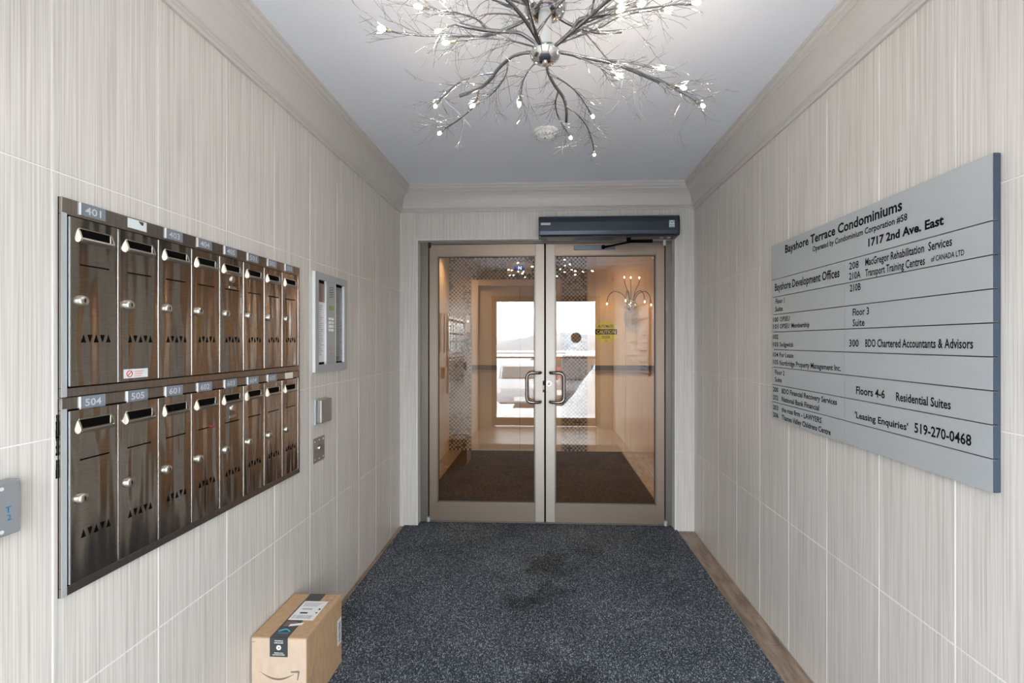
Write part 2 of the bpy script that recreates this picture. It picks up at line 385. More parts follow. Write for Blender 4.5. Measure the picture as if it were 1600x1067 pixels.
# ---------------- inner doors
DF = 3.77     # near face of the leaves
fr = struct(obj('trim_6', MB().box((OX0+.007, DF-.012, 0), (-.925, DF+.10, OZ-.007)).box((.932, DF-.012, 0), (OX1-.007, DF+.10, OZ-.007)).box((-.925, DF-.012, 2.203), (.932, DF+.10, OZ-.007)), 'anodised_dark', bevel=.002))
box('threshold', (-.925, DF-.01, 0), (.932, DF+.08, .010), 'anodised_light', fr)
def leaf(name, x0, x1, meet, label):
    """door leaf as separate stiles, rails, pane; meet = +1 if its meeting stile is on the right"""
    d = thing(name, ((x0+x1)/2, DF, .012), label, 'door'); struct(d)
    z0, z1, y0, y1 = .014, 2.200, DF, DF+.045
    gz0, gz1 = .158, 2.112
    g0, g1 = (x0+.062, x1-.070) if meet > 0 else (x0+.070, x1-.062)
    box('stile', (x0, y0, z0), (g0, y1, z1), 'anodised_light' if meet < 0 else 'anodised', d, bevel=.002)
    box('stile', (g1, y0, z0), (x1, y1, z1), 'anodised_light' if meet > 0 else 'anodised', d, bevel=.002)
    box('top_rail', (g0, y0+.001, gz1), (g1, y1, z1), 'anodised', d); box('bottom_rail', (g0, y0+.001, z0), (g1, y1, gz0), 'anodised', d)
    t_ = .009
    mb = MB()
    mb.box((g0, y0+.004, gz0), (g0+t_, y0+.030, gz1)).box((g1-t_, y0+.004, gz0), (g1, y0+.030, gz1)).box((g0, y0+.004, gz0), (g1, y0+.030, gz0+t_)).box((g0, y0+.004, gz1-t_), (g1, y0+.030, gz1))
    obj('glazing_bead', mb, 'anodised_dark', d)
    mb = MB(); e = t_ ; s_ = .004
    mb.box((g0+e, y0+.012, gz0+e), (g0+e+s_, y0+.024, gz1-e)).box((g1-e-s_, y0+.012, gz0+e), (g1-e, y0+.024, gz1-e)).box((g0+e, y0+.012, gz0+e), (g1-e, y0+.024, gz0+e+s_)).box((g0+e, y0+.012, gz1-e-s_), (g1-e, y0+.024, gz1-e))
    obj('gasket', mb, 'black_rubber', d)
    box('pane', (g0+t_, y0+.015, gz0+t_), (g1-t_, y0+.021, gz1-t_), 'bronze_glass', d)
    # D-shaped pull
    xs = -.036 if meet > 0 else .040; sg = -1 if meet > 0 else 1; xo = xs + sg*.106; yo = DF-.062
    pts = []
    def arc(cx, cz, a0, a1):
        for i in range(7):
            a = math.radians(a0 + (a1-a0)*i/6); pts.append((cx + sg*.038*math.cos(a), yo, cz + .038*math.sin(a)))
    zt, zb = 1.190, .962
    pts += [(xs, DF-.001, zt), (xs, DF-.03, zt), (xs+sg*.006, DF-.05, zt), (xs+sg*.022, yo, zt)]
    arc(xo-sg*.038, zt-.038, 90, 0); arc(xo-sg*.038, zb+.038, 0, -90)
    pts += [(xs+sg*.022, yo, zb), (xs+sg*.006, DF-.05, zb), (xs, DF-.03, zb), (xs, DF-.001, zb)]
    obj('handle', MB().tube(pts, .0125, n=12), 'handle_metal', d, smooth=True)
    obj('pivot_cap', MB().cyl(((x0+.004) if meet > 0 else (x1-.004), DF-.012, 2.175), ((x0+.004) if meet > 0 else (x1-.004), DF-.012, 2.225), .011), 'black_rubber' if meet > 0 else 'white_plastic', d, smooth=True)
    obj('floor_pivot', MB().cyl(((x0-.004) if meet > 0 else (x1+.004), DF-.012, .008), ((x0-.004) if meet > 0 else (x1+.004), DF-.012, .045), .014), 'alu', d, smooth=True)
    return d
d1 = leaf('door_1', -.918, -.006, 1, 'left glass leaf of the inner double door, bronze aluminium frame')
d2 = leaf('door_2', .006, .926, -1, 'right glass leaf of the inner double door, with the key cylinder and overhead arm')
obj('astragal', MB().box((-.006, DF+.01, .014), (.006, DF+.04, 2.2)), 'black', d1)
cy = obj('lock_cylinder', MB().cyl((.030, DF-.006, 1.103), (.030, DF+.001, 1.103), .019, n=24), 'nickel', d2, smooth=True)
obj('cylinder_face', MB().cyl((.030, DF-.009, 1.103), (.030, DF-.005, 1.103), .0145, n=20), 'white_plastic', cy, smooth=True)
obj('keyhole', MB().box((.0285, DF-.0095, 1.092), (.0315, DF-.0088, 1.104)), 'black', cy)
obj('lock_button', MB().cyl((.030, DF-.004, 1.026), (.030, DF+.001, 1.026), .013, n=20), 'white_plastic', d2, smooth=True)
ls = box('latch_strike', (-.018, DF-.004, 1.035), (-.007, DF+.002, 1.125), 'black_rubber', d1)
box('latch_bolt', (-.016, DF-.007, 1.055), (-.006, DF-.003, 1.09), 'steel_plate', ls)
box('operator_track', (.225, DF-.018, 2.148), (.545, DF, 2.182), 'slate_metal', d2, bevel=.003)
box('pane_sticker', (.833, DF+.012, 2.078), (.847, DF+.0145, 2.094), 'white_paint', d2)
# round caution sticker on the inner face of the right pane
st = thing('caution_sticker', (.478, DF+.024, 1.51), 'round yellow automatic caution door sticker on the right glass door', 'sticker')
obj('sticker_disc', MB().cyl((.478, DF+.0236, 1.508), (.478, DF+.0250, 1.508), .088, n=40), 'yellow', st)
box('sticker_band', (.392, DF+.0229, 1.488), (.564, DF+.0236, 1.530), 'ink', st)
write('AUTOMATIC', (.478, DF+.0230, 1.543), (1,0,0), UP, .021, 'ink', st, width=.125, center=True, bold=.02)
write('CAUTION', (.478, DF+.0225, 1.495), (1,0,0), UP, .028, 'yellow', st, width=.150, center=True, bold=.02)
write('DOOR', (.478, DF+.0230, 1.457), (1,0,0), UP, .021, 'ink', st, width=.062, center=True, bold=.02)
obj('sticker_mark', MB().tube([(.468, DF+.0232, 1.446), (.482, DF+.0232, 1.446), (.484, DF+.0232, 1.434), (.470, DF+.0232, 1.432)], .0012, n=5), 'ink', st)

# ---------------- overhead operator
op = thing('door_operator', (.47, D-.12, 2.2), 'long dark blue-black automatic door opener box above the right inner door', 'door opener')
prof = [(-.118,2.222),(-.108,2.214),(0,2.208),(0,2.362),(-.098,2.362),(-.112,2.352),(-.118,2.335),(-.1215,2.315),(-.1215,2.250)]
obj('casing', MB().prism(prof, (-.040,D-.001,0), (0,1,0), (0,0,1), (1.012,0,0)), 'operator_body', op, bevel=.002)
obj('end_cap', MB().prism([(p[0]-.001 if p[0]<0 else p[0],p[1]) for p in prof], (.970,D-.001,0), (0,1,0), (0,0,1), (.014,0,0)), 'operator_end', op, bevel=.003)
obj('end_cap', MB().prism([(p[0]-.001 if p[0]<0 else p[0],p[1]) for p in prof], (-.047,D-.001,0), (0,1,0), (0,0,1), (.008,0,0)), 'operator_end', op, bevel=.003)
box('bottom_plate', (-.03, D-.115, 2.203), (.965, D-.005, 2.213), 'operator_end', op)
box('maker_plate', (-.030, D-.1245, 2.293), (.040, D-.122, 2.310), 'alu', op)
gs = box('status_sticker', (.906, D-.1245, 2.268), (.944, D-.122, 2.318), 'sticker_white', op)
mb = MB().box((.909, D-.1252, 2.284), (.941, D-.1245, 2.288)).box((.909, D-.1252, 2.300), (.914, D-.1245, 2.315)).box((.936, D-.1252, 2.300), (.941, D-.1245, 2.315)).box((.920, D-.1252, 2.298), (.930, D-.1245, 2.308)).box((.912, D-.1252, 2.272), (.938, D-.1245, 2.277))
obj('sticker_symbol', mb, 'green', gs)
sp = obj('spindle', MB().cyl((.622, D-.07, 2.168), (.622, D-.07, 2.205), .018), 'black', op, smooth=True)
obj('arm', MB().tube([(.622, D-.07, 2.178), (.70, D-.075, 2.178), (.795, D-.08, 2.176)], .012, n=8), 'black', op)
obj('arm', MB().tube([(.622, D-.07, 2.172), (.45, DF-.03, 2.163)], .008, n=8), 'black', op)
obj('arm_end', MB().cyl((.45, DF-.03, 2.15), (.45, DF-.03, 2.178), .013), 'black', op)
for x in (.86, .91): obj('sensor_eye', MB().cyl((x, D-.085, 2.196), (x, D-.085, 2.204), .014), 'alu', op, smooth=True)

# ================================================================== CARPETS
def mat_obj(name, x0, x1, y0, y1, m, label):
    o = obj(name, MB().box((x0,y0,.0005), (x1,y1,.010)), m, bevel=.003); tag(o, label, 'carpet'); return o
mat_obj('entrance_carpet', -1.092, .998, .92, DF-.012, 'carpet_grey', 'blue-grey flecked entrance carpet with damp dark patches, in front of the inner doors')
mat_obj('lobby_mat', -1.09, .985, DF+.10, YL-.05, 'carpet_brown', 'dark brown lobby mat seen through the inner glass doors')

# ================================================================== MAILBOXES
FX = -W + .010      # flange face
def bank(name, z0, z1, dz0, dz1, nums, plate_z, master, label, first_torn):
    t = thing(name, (-W, 1.59, z0), label, 'mailbox'); 
    Y0, Y1 = 1.055, 2.130
    box('back_plate', (-W-.0005, Y0, z0), (-W+.003, Y1, z1), 'black', t)
    # picture-frame flange with a small outer return
    mb = MB().box((-W, Y0, dz1+.003), (FX, Y1, z1)).box((-W, Y0, z0), (FX, Y1, dz0-.003)).box((-W, Y0, dz0-.003), (FX, 1.066, dz1+.003)).box((-W, 2.106, dz0-.003), (FX, Y1, dz1+.003))
    obj('flange', mb, 'stainless_flat', t, bevel=.0015)
    box('lit_flange_strip', (FX-.001, 1.0545, z0+.001), (FX+.0006, 1.0665, dz1+.006), 'alu', t)  # paler strip paints the bluish daylight on the left flange
    P0, PW = 1.068, .1297
    h = dz1 - dz0; upper = z1 > 1.5
    # door skin (shared)
    dm = MB().box((0, .0018, 0), (.015, PW-.0022, h)).mesh('door', ['stainless'])
    edge = MB().box((-.001, .0002, .001), (.0165, .0026, h-.001)).box((-.001, PW-.0022, .001), (.0158, PW-.0012, h-.001)).mesh('door_edge', ['stainless_lit'])  # daylight caught by the door sides is put into this paler steel
    hz = h - .036; X = .015
    hood = MB()
    y0, y1 = .026, .104
    hood.prism([(0,-.021),(.006,-.018),(.009,-.013),(.008,-.009),(.003,-.008),(0,-.008)], (X, y0-.002, hz), (1,0,0), (0,0,1), (0,y1-y0+.004,0))
    for a, b in ((y0-.006,y0-.002),(y1+.002,y1+.006)): hood.prism([(0,-.021),(.006,-.018),(.009,-.011),(.004,.004),(0,.012)], (X, a, hz), (1,0,0), (0,0,1), (0,b-a,0))
    hood.box((X, y0-.003, hz+.012), (X+.0015, y1+.003, hz+.014))
    hm = hood.mesh('hood', ['nickel'])
    slot = MB().box((X, y0, hz-.010), (X+.0006, y1, hz+.012)).mesh('mail_slot', ['black'])
    sz = h - (.110 if upper else .120)
    slit = MB().box((X, .026, sz-.0018), (X+.0006, .102, sz+.0018)).mesh('card_slit', ['black'])
    vz = h - (.286 if upper else .298); vent = MB()
    for i in range(5):
        c = .034 + i*.0165; k = 1 if i % 2 == 0 else -1
        vent.prism([(c-.0062,-.0095*k),(c+.0062,-.0095*k),(c,.0095*k)][::k], (X, 0, vz), (0,1,0), (0,0,1), (.0005,0,0))
    vm = vent.mesh('vent', ['black'])
    lz = h - (.196 if upper else .212)
    lk = MB().lathe([(.0135,0),(.0135,.004),(.0115,.009),(.0095,.0105)], (X, .028, lz), 'x', 20).mesh('lock', ['nickel'], True)
    kh = MB().box((X+.0105, .0268, lz-.004), (X+.0112, .0292, lz+.005)).mesh('keyhole', ['black'])
    pm = MB().box((0,0,0), (.0012,.066,.030)).mesh('number_plate', ['number_plate'])
    pe = MB().box((0,-.0016,0), (.0035,.0,.030)).mesh('plate_edge', ['alu_white'])
    for i in range(8):
        yy = P0 + i*PW; loc = (-W, yy, dz0)
        d = place('door', dm, t, loc)
        for nm, me in (('door_edge',edge),('hood',hm),('mail_slot',slot),('card_slit',slit),('vent',vm),('lock',lk)): place(nm, me, d, loc)
        place('keyhole', kh, d, loc)
        if i == 4:
            obj('master_lock', MB().lathe([(.012,0),(.012,.003),(.009,.006)], (X-W, yy+.064, dz0+hz-.037), 'x', 20), 'nickel', d, smooth=True)
            box('master_plate', (X-W, yy+.048, dz0+hz-.070), (X-W+.0008, yy+.085, dz0+hz-.062), 'nickel', d)
        s, kind = nums[i]
        py = yy + .030
        if kind == 'p':
            p = place('number_plate', pm, t, (FX, py, plate_z)); place('plate_edge', pe, p, (FX, py, plate_z))
            if s: write(s, (FX+.0016, py+.033, plate_z+.006), RX, UP, .018, 'number_ink', p, width=.042, center=True, bold=.015, name='number')
        else:
            m_ = 'sticker_white' if kind == 'w' else 'sticker_cream'
            p = box('number_label', (FX, py+.002, plate_z+.002), (FX+.001, py+.062, plate_z+.028), m_, t)
            if kind == 'w': obj('label_tear', MB().prism([(.035,.026),(.052,.026),(.050,.016),(.042,.018)], (FX+.001,py,plate_z), (0,1,0), (0,0,1), (.0004,0,0)), 'stainless_flat', p)
    return t
up = bank('mailbox_bank', 1.3005, 1.766, 1.325, 1.724, [('401','p'),('','w'),('403','p'),('404','p'),('405','p'),('501','p'),('502','p'),('503','p')], 1.7345, 4,
     'upper row of eight stainless steel mailboxes, numbered from 401, on the left wall', True)
lo = bank('mailbox_bank', .837, 1.2995, .862, 1.268, [('504','p'),('505','p'),('601','p'),('602','p'),('603','p'),('604','p'),('605','p'),('','c')], 1.2685, 4,
     'lower row of eight stainless steel mailboxes, numbered from 504, on the left wall', False)
sk = box('prohibition_sticker', (-W+.015, 1.212, 1.333), (-W+.0158, 1.288, 1.357), 'sticker_white', None)
tag(sk, 'small white sticker with a red no symbol on the second upper mailbox door', 'sticker')
ring = []
for i in range(13): ring.append((-W+.0160, 1.229+.0085*math.cos(i*math.pi/6), 1.345+.0085*math.sin(i*math.pi/6)))
obj('no_symbol', MB().tube(ring, .0011, n=5).tube([(-W+.016,1.223,1.339),(-W+.016,1.235,1.351)], .001, n=5), 'red', sk)
mb = MB()
for i in range(3): mb.box((-W+.0158, 1.244, 1.349-i*.006), (-W+.0161, 1.275-.004*i, 1.3515-i*.006))
obj('print_lines', mb, 'sticker_text', sk)
box('card_in_slit', (-W+.0150, 1.535, 1.1475), (-W+.0165, 1.557, 1.1515), 'red', None)
tag(bpy.data.objects['card_in_slit'], 'tiny red card edge in the slit of the lower 602 mailbox', 'card')

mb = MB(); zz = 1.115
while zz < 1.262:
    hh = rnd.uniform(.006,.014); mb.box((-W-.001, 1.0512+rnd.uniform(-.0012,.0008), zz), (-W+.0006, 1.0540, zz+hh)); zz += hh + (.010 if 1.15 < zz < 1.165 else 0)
obj('dark_gap', mb, 'black', wl_)  # black jagged strip drawn for the dark gap beside the lower bank
# ---------------- intercom panel
it = thing('intercom_panel', (-W, 2.45, 1.28), 'recessed aluminium intercom directory panel with keypad, right of the mailboxes', 'intercom')
y0, y1, z0, z1 = 2.267, 2.637, 1.281, 1.774
mb = MB(); fx = -W+.016
mb.box((-W, y0, z0), (fx, y0+.034, z1)).box((-W, y1-.034, z0), (fx, y1, z1)).box((-W, y0+.034, z0), (fx, y1-.034, z0+.036)).box((-W, y0+.034, z1-.036), (fx, y1-.034, z1))
obj('frame', mb, 'alu', it)
box('frame_edge', (-W+.001, y0-.002, z0+.001), (fx-.001, y0, z1-.001), 'alu_white', it)
box('inner_edge', (-W+.003, y1-.040, z0+.04), (fx, y1-.034, z1-.04), 'alu_white', it)
box('backing', (-W, y0+.03, z0+.03), (-W+.003, y1-.03, z1-.03), 'black', it)
box('directory_card', (-W+.003, y0+.044, z0+.048), (-W+.005, y0+.118, z1-.145), 'paper', it)
mb = MB()
for i in range(26):
    z = z1-.165-i*.0098; mb.box((-W+.005, y0+.052, z), (-W+.0053, y0+.052+rnd.uniform(.02,.055), z+.0035))
obj('card_print', mb, 'paper_ink', it)
box('brown_window', (-W+.003, y0+.044, z1-.145), (-W+.0055, y0+.118, z1-.052), 'brown_panel', it)
ct = box('control_strip', (-W+.003, y0+.122, z0+.036), (fx-.003, y0+.228, z1-.036), 'alu', it, bevel=.001)
box('strip_edge', (-W+.003, y0+.119, z0+.036), (fx-.002, y0+.122, z1-.036), 'alu_white', it); box('strip_edge', (-W+.003, y0+.228, z0+.036), (fx-.002, y0+.231, z1-.036), 'alu_white', it)
box('lcd_screen', (fx-.003, y0+.150, 1.594), (fx-.002, y0+.205, 1.617), 'lcd', ct)
mb = MB()
for i in range(5):
    for j in range(4): mb.cyl((fx-.003, y0+.160+j*.012, 1.66+i*.012+j*.002), (fx-.0018, y0+.160+j*.012, 1.66+i*.012+j*.002), .0025, n=6)
obj('speaker_holes', mb, 'black', ct)
km = MB().box((0,0,0),(.003,.013,.013)).mesh('key', ['white_plastic'])
for i in range(4):
    for j in range(3): place('key', km, ct, (fx-.003, y0+.148+j*.021, 1.485+i*.019))
obj('strip_lock', MB().lathe([(.012,0),(.012,.004),(.008,.006)], (fx-.003, y0+.175, 1.378), 'x', 20), 'nickel', ct, smooth=True)
box('dark_window', (-W+.003, y0+.236, z0+.045), (-W+.0055, y1-.042, z1-.05), 'grey_mesh', it)
mb = MB()
for i in range(42): mb.box((-W+.0055, y0+.240, z1-.07-i*.0085), (-W+.0058, y1-.060+rnd.uniform(-.01,.012), z1-.067-i*.0085))
obj('name_lines', mb, 'paper_ink', it)
# ---------------- card reader, key switch, exit button
cr_ = thing('card_reader', (-W, 2.34, 1.02), 'small square metal reader box below the intercom panel, upper of the two', 'reader')
box('base', (-W, 2.280, 1.026), (-W+.010, 2.408, 1.150), 'alu', cr_, bevel=.002)
box('cover', (-W+.010, 2.288, 1.030), (-W+.036, 2.404, 1.146), 'steel_plate', cr_, bevel=.006)
obj('screw', MB().cyl((-W+.036, 2.396, 1.042), (-W+.0375, 2.396, 1.042), .004), 'nickel', cr_)
ks = thing('key_switch', (-W, 2.33, .84), 'flat steel key switch plate below the reader box', 'switch')
box('face_plate', (-W, 2.268, .838), (-W+.004, 2.388, .958), 'steel_plate', ks, bevel=.001)
obj('key_cylinder', MB().lathe([(.013,0),(.013,.006),(.010,.010)], (-W+.004, 2.328, .905), 'x', 20), 'nickel', ks, smooth=True)
box('keyhole', (-W+.0135, 2.3265, .897), (-W+.0145, 2.3295, .912), 'black', ks)
sm = MB().cyl((0,0,0),(.0015,0,0),.004,n=10).mesh('screw', ['alu_white'])
for (yy, zz) in [(2.285,.943),(2.328,.945),(2.371,.943),(2.285,.855),(2.328,.853),(2.371,.855)]: place('screw', sm, ks, (-W+.004, yy, zz))
eb = thing('exit_button_box', (-W, .9, 1.03), 'grey metal switch box with blue letters at the left edge below the mailboxes', 'switch')
box('housing', (-W, .835, 1.034), (-W+.028, .953, 1.146), 'alu_dull', eb, bevel=.004)
box('face_plate', (-W+.028, .838, 1.037), (-W+.030, .950, 1.143), 'alu_dull', eb, bevel=.001)
write('T', (-W+.0305, .922, 1.082), RX, UP, .013, 'blue_ink', eb, bold=.02); write('2', (-W+.0305, .925, 1.066), RX, UP, .012, 'blue_ink', eb, bold=.02)
for zz in (1.133, 1.046): place('screw', sm, eb, (-W+.030, .915, zz))

# ================================================================== DIRECTORY SIGN
SX = W - .020; SY0, SY1, SZ0, SZ1 = 1.236, 2.398, 1.056, 1.898
sg = thing('directory_sign', (W, 1.82, SZ0), 'large silver tenant directory sign with black lettering on the right wall', 'sign')
box('backboard', (W-.008, SY0+.002, SZ0+.002), (W-.0005, SY1-.002, SZ1-.002), 'dark_line', sg)
rh = (SZ1-SZ0)/10; YS = 1.823
def plate(ya, yb, za, zb, lines=()):
    p = obj('plate', MB().box((SX, ya+.0013, za+.0016), (W-.008, yb-.0013, zb-.0016)), 'sign_silver', sg)
    if ya < SY0+.01: box('plate_edge', (SX+.0006, ya-.0008, za+.002), (W-.006, ya+.0006, zb-.002), 'sign_edge', p)
    for (s, s0, s1, zz, hh, bo) in lines:
        write(s, (SX-.0006, SY1-s0, SZ0+zz), RXm, UP, hh, 'ink', p, width=s1-s0, bold=bo+.016)
plate(SY0, SY1, SZ1-2*rh, SZ1, [('Bayshore Terrace Condominiums', .137, .861, .782, .037, .010), ('Operated by Condominium Corporation #58', .364, .882, .746, .022, .005), ('1717 2nd Ave. East', .705, 1.016, .700, .027, .02)])
Lr = [[('Bayshore Development Offices', .039, .545, .618, .036, .005)],
 [('Floor 1', .045, .131, .556, .024, 0), ('Suite', .042, .114, .519, .024, 0)],
 [('100', .020, .072, .470, .022, 0), ('OPSEU', .088, .178, .470, .022, 0), ('101', .020, .072, .437, .022, 0), ('OPSEU  Membership', .088, .340, .437, .022, 0)],
 [('102', .020, .072, .388, .022, 0), ('103', .020, .072, .352, .022, 0), ('Sedgwick', .085, .211, .352, .022, 0)],
 [('104', .020, .072, .303, .022, 0), ('For Lease', .085, .211, .303, .022, 0), ('105', .020, .072, .267, .022, 0), ('Northridge Property Management Inc.', .085, .553, .265, .023, .004)],
 [('Floor 2', .039, .131, .219, .023, 0), ('Suite', .039, .105, .184, .023, 0)],
 [('200', .020, .072, .135, .023, 0), ('BDO Financial Recovery Services', .105, .529, .135, .023, .004), ('202', .020, .072, .097, .023, 0), ('National Bank Financial', .105, .411, .097, .023, .004)],
 [('203', .020, .072, .049, .023, 0), ('the ross firm - LAWYERS', .105, .428, .049, .023, .004), ('206', .020, .072, .013, .023, 0), ('Thames Valley Childrens Centre', .105, .489, .013, .023, .004)]]
Rr = [[('208', .602, .655, .636, .026, 0), ('MacGregor Rehabilitation  Services', .690, 1.043, .636, .026, .003), ('210A', .602, .665, .599, .026, 0), ('Transport Training Centres', .690, .950, .599, .026, .003), ('of CANADA LTD', .972, 1.081, .603, .016, 0)],
 [('210B', .606, .666, .556, .026, 0)],
 [('Floor 3', .622, .709, .468, .026, 0), ('Suite', .622, .686, .430, .026, 0)],
 [('300', .602, .655, .357, .027, 0), ('BDO Chartered Accountants & Advisors', .690, 1.107, .357, .027, .003)],
 [], [('Floors 4-6', .641, .785, .190, .028, .005), ('Residential Suites', .835, 1.039, .190, .027, .005)],
 [("'Leasing Enquiries'", .634, .885, .104, .023, .005), ('519-270-0468', .910, 1.102, .104, .030, .005)], []]
for i in range(8):
    zt = SZ1 - (2+i)*rh; plate(YS, SY1, zt-rh, zt, Lr[i]); plate(SY0, YS, zt-rh, zt, Rr[i])

# ================================================================== PARCEL
bx = thing('cardboard_parcel', (-1.0, 1.93, .0105), 'brown cardboard delivery box with black tape on the floor by the left wall', 'box')
bx0, bx1, by0, by1, bz0, bz1 = -1.117, -.902, 1.775, 2.09, .0108, .305
obj('carton', MB().box((bx0, by0+.001, bz0), (bx1, by1, bz1)), 'cardboard', bx, bevel=.003)
box('front_panel', (bx0+.002, by0-.0005, bz0+.001), (bx1-.002, by0+.0015, bz1-.002), 'cardboard_front', bx)
box('flap', (bx0+.001, by0+.001, bz1-.0005), ((bx0+bx1)/2-.0006, by1-.001, bz1+.002), 'cardboard', bx); box('flap', ((bx0+bx1)/2+.0006, by0+.001, bz1-.0005), (bx1-.001, by1-.001, bz1+.002), 'cardboard', bx)
cx_ = (bx0+bx1)/2
tp = obj('tape', MB().box((cx_-.035, by0-.0012, bz1+.002), (cx_+.035, by1+.001, bz1+.0026)).box((cx_-.035, by0-.0012, bz1-.070), (cx_+.035, by0-.0004, bz1+.0026)), 'tape', bx)
FY = by0-.0014
cm = MB().lathe([(.0095,0),(.0095,.0004)], (cx_, FY-.0002, bz1-.035), 'y', 20)
obj('tape_circle', cm, 'white_paint', tp)
obj('tape_arrow', MB().prism([(-.003,0),(.003,-.004),(.003,.004)], (cx_, FY-.0003, bz1-.035), (1,0,0), (0,0,1), (0,-.0004,0)), 'tape', tp)
for zz, ww in ((-.009,.03),(-.017,.034),(-.055,.034),(-.062,.048)):
    mb = MB(); x = -ww/2
    while x < ww/2: mb.box((cx_+x, FY-.0002, bz1+zz-.0018), (cx_+x+.0022, FY, bz1+zz+.0018+rnd.uniform(-.0008,.0008))); x += .0032
    obj('tape_print', mb, 'white_paint', tp)
TZ = bz1+.0028
obj('tape_smile', MB().tube([(cx_-.022+.044*i/8, by0+.038+.014*math.sin(math.pi*i/8), TZ) for i in range(9)], .003, n=6), 'tape_blue', tp)
mb = MB(); 
for i in range(7): mb.box((cx_-.020+i*.006, by0+.026, TZ-.0003), (cx_-.016+i*.006, by0+.032, TZ))
obj('tape_print', mb, 'tape_blue', tp)
mb = MB()
for j in range(3):
    for i in range(8): mb.box((cx_-.024+i*.006, by0+.075+j*.011, TZ-.0003), (cx_-.020+i*.006, by0+.080+j*.011, TZ))
obj('tape_print', mb, 'tape_pink', tp)
lb = obj('shipping_label', MB().box((cx_-.028, by0+.115, TZ), (cx_+.075, by0+.255, TZ+.0006)), 'paper', bx)
lz_ = TZ+.0006; mb = MB()
for i in range(22):
    x = cx_-.020+i*.0036; mb.box((x, by0+.125, lz_), (x+rnd.choice((.001,.0018,.0024)), by0+.150, lz_+.0002))
for j in range(4): mb.box((cx_-.018, by0+.215+j*.008, lz_), (cx_+.045+.004*j, by0+.218+j*.008, lz_+.0002))
mb.box((cx_-.010, by0+.190, lz_), (cx_+.035, by0+.198, lz_+.0002))
obj('label_print', mb, 'paper_ink', lb)
obj('label_print', MB().box((cx_-.004, by0+.161, lz_), (cx_+.028, by0+.170, lz_+.0002)).box((cx_+.060, by0+.165, lz_), (cx_+.068, by0+.172, lz_+.0002)).box((cx_+.060, by0+.19, lz_), (cx_+.068, by0+.2, lz_+.0002)), 'ink', lb)
p = MB().add([(cx_-.002, by0+.072, TZ), (cx_+.046, by0+.083, TZ), (cx_+.048, by0+.098, TZ), (cx_-.002, by0+.086, TZ), (cx_-.002, by0+.072, TZ+.0006), (cx_+.046, by0+.083, TZ+.0006), (cx_+.048, by0+.098, TZ+.0006), (cx_-.002, by0+.086, TZ+.0006)], [(0,3,2,1),(4,5,6,7),(0,1,5,4),(1,2,6,5),(2,3,7,6),(3,0,4,7)])
obj('small_label', p, 'paper', bx)
# outlined handling marks on the top right corner
mb = MB()
def frame_rect(mb, x0, x1, y0, y1, z, t=.0013):
    mb.box((x0,y0,z),(x1,y0+t,z+.0003)).box((x0,y1-t,z),(x1,y1,z+.0003)).box((x0,y0,z),(x0+t,y1,z+.0003)).box((x1-t,y0,z),(x1,y1,z+.0003))
frame_rect(mb, cx_+.050, cx_+.088, by1-.045, by1-.012, bz1+.002); frame_rect(mb, cx_+.060, cx_+.088, by1-.078, by1-.045, bz1+.002)
obj('handling_mark', mb, 'box_ink', bx)
# smile with arrow tip printed on the front
n = 22; up_, dn = [], []
x0s, x1s, zc = bx0+.034, bx1-.048, bz1-.128
for i in range(n+1):
    u = i/n; x = x0s + (x1s-x0s)*u; z = zc - .030*math.sin(math.pi*(.08+.86*u)) + .008*(1-u); th = .0002 + .0075*math.sin(math.pi*min(1, u*.95+.02))**.8
    up_.append((x, z+th*.35)); dn.append((x, z-th*.65))
mb = MB(); k = n+1
vs = [(x, by0-.0007, z) for x, z in up_] + [(x, by0-.0007, z) for x, z in dn] + [(x, by0-.0003, z) for x, z in up_] + [(x, by0-.0003, z) for x, z in dn]
mb.add(vs, [(i, i+1, k+i+1, k+i) for i in range(n)] + [(2*k+i, 3*k+i, 3*k+i+1, 2*k+i+1) for i in range(n)])
ax, az = x1s+.010, zc-.002
mb.prism([(-.024,.006),(.008,.010),(.012,.006),(.005,-.026),(.001,-.028),(.005,.001),(-.022,.001)][::-1], (ax, by0-.0003, az), (1,0,0), (0,0,1), (0,-.0004,0))
obj('smile_mark', mb, 'box_ink', bx)
box('corner_mark', (bx0+.003, by0-.0008, bz1-.016), (bx0+.016, by0-.0004, bz1-.014), 'box_ink', bx)
sl = box('side_label', (bx1-.0004, by1-.045, .105), (bx1+.0006, by1-.006, .215), 'paper', bx)
mb = MB()
for i in range(16): mb.box((bx1+.0006, by1-.036, .115+i*.0056), (bx1+.0009, by1-.013, .115+i*.0056+rnd.choice((.0014,.0026,.0034))))
obj('barcode', mb, 'slate_metal', sl)
obj('side_triangle', MB().tube([(bx1+.0004, by0+.02, .115), (bx1+.0004, by0+.055, .115), (bx1+.0004, by0+.052, .175), (bx1+.0004, by0+.02, .115)], .0009, n=4), 'box_ink', bx)

# ================================================================== SMOKE DETECTOR
sd = thing('smoke_detector', (.005, 2.713, CEIL), 'round white smoke detector on the ceiling beyond the chandelier', 'smoke detector')
obj('base', MB().lathe([(.070,0),(.072,-.006),(.070,-.014),(.060,-.018)][::-1], (.005,2.713,CEIL), 'z', 32), 'detector', sd, smooth=True)
obj('cover', MB().lathe([(.060,-.018),(.058,-.030),(.046,-.042),(.026,-.048),(.024,-.050)][::-1], (.005,2.713,CEIL), 'z', 32), 'detector', sd, smooth=True)
mb = MB()
for i in range(16):
    a = i*math.pi/8; mb.box((.005+.0555*math.cos(a)-.004, 2.713+.0555*math.sin(a)-.004, CEIL-.038), (.005+.0555*math.cos(a)+.004, 2.713+.0555*math.sin(a)+.004, CEIL-.029))
obj('vent_slots', mb, 'alu', sd)
obj('indicator', MB().cyl((.0,2.690,CEIL-.0505),(.0,2.690,CEIL-.047),.004,n=10), 'ink', sd)

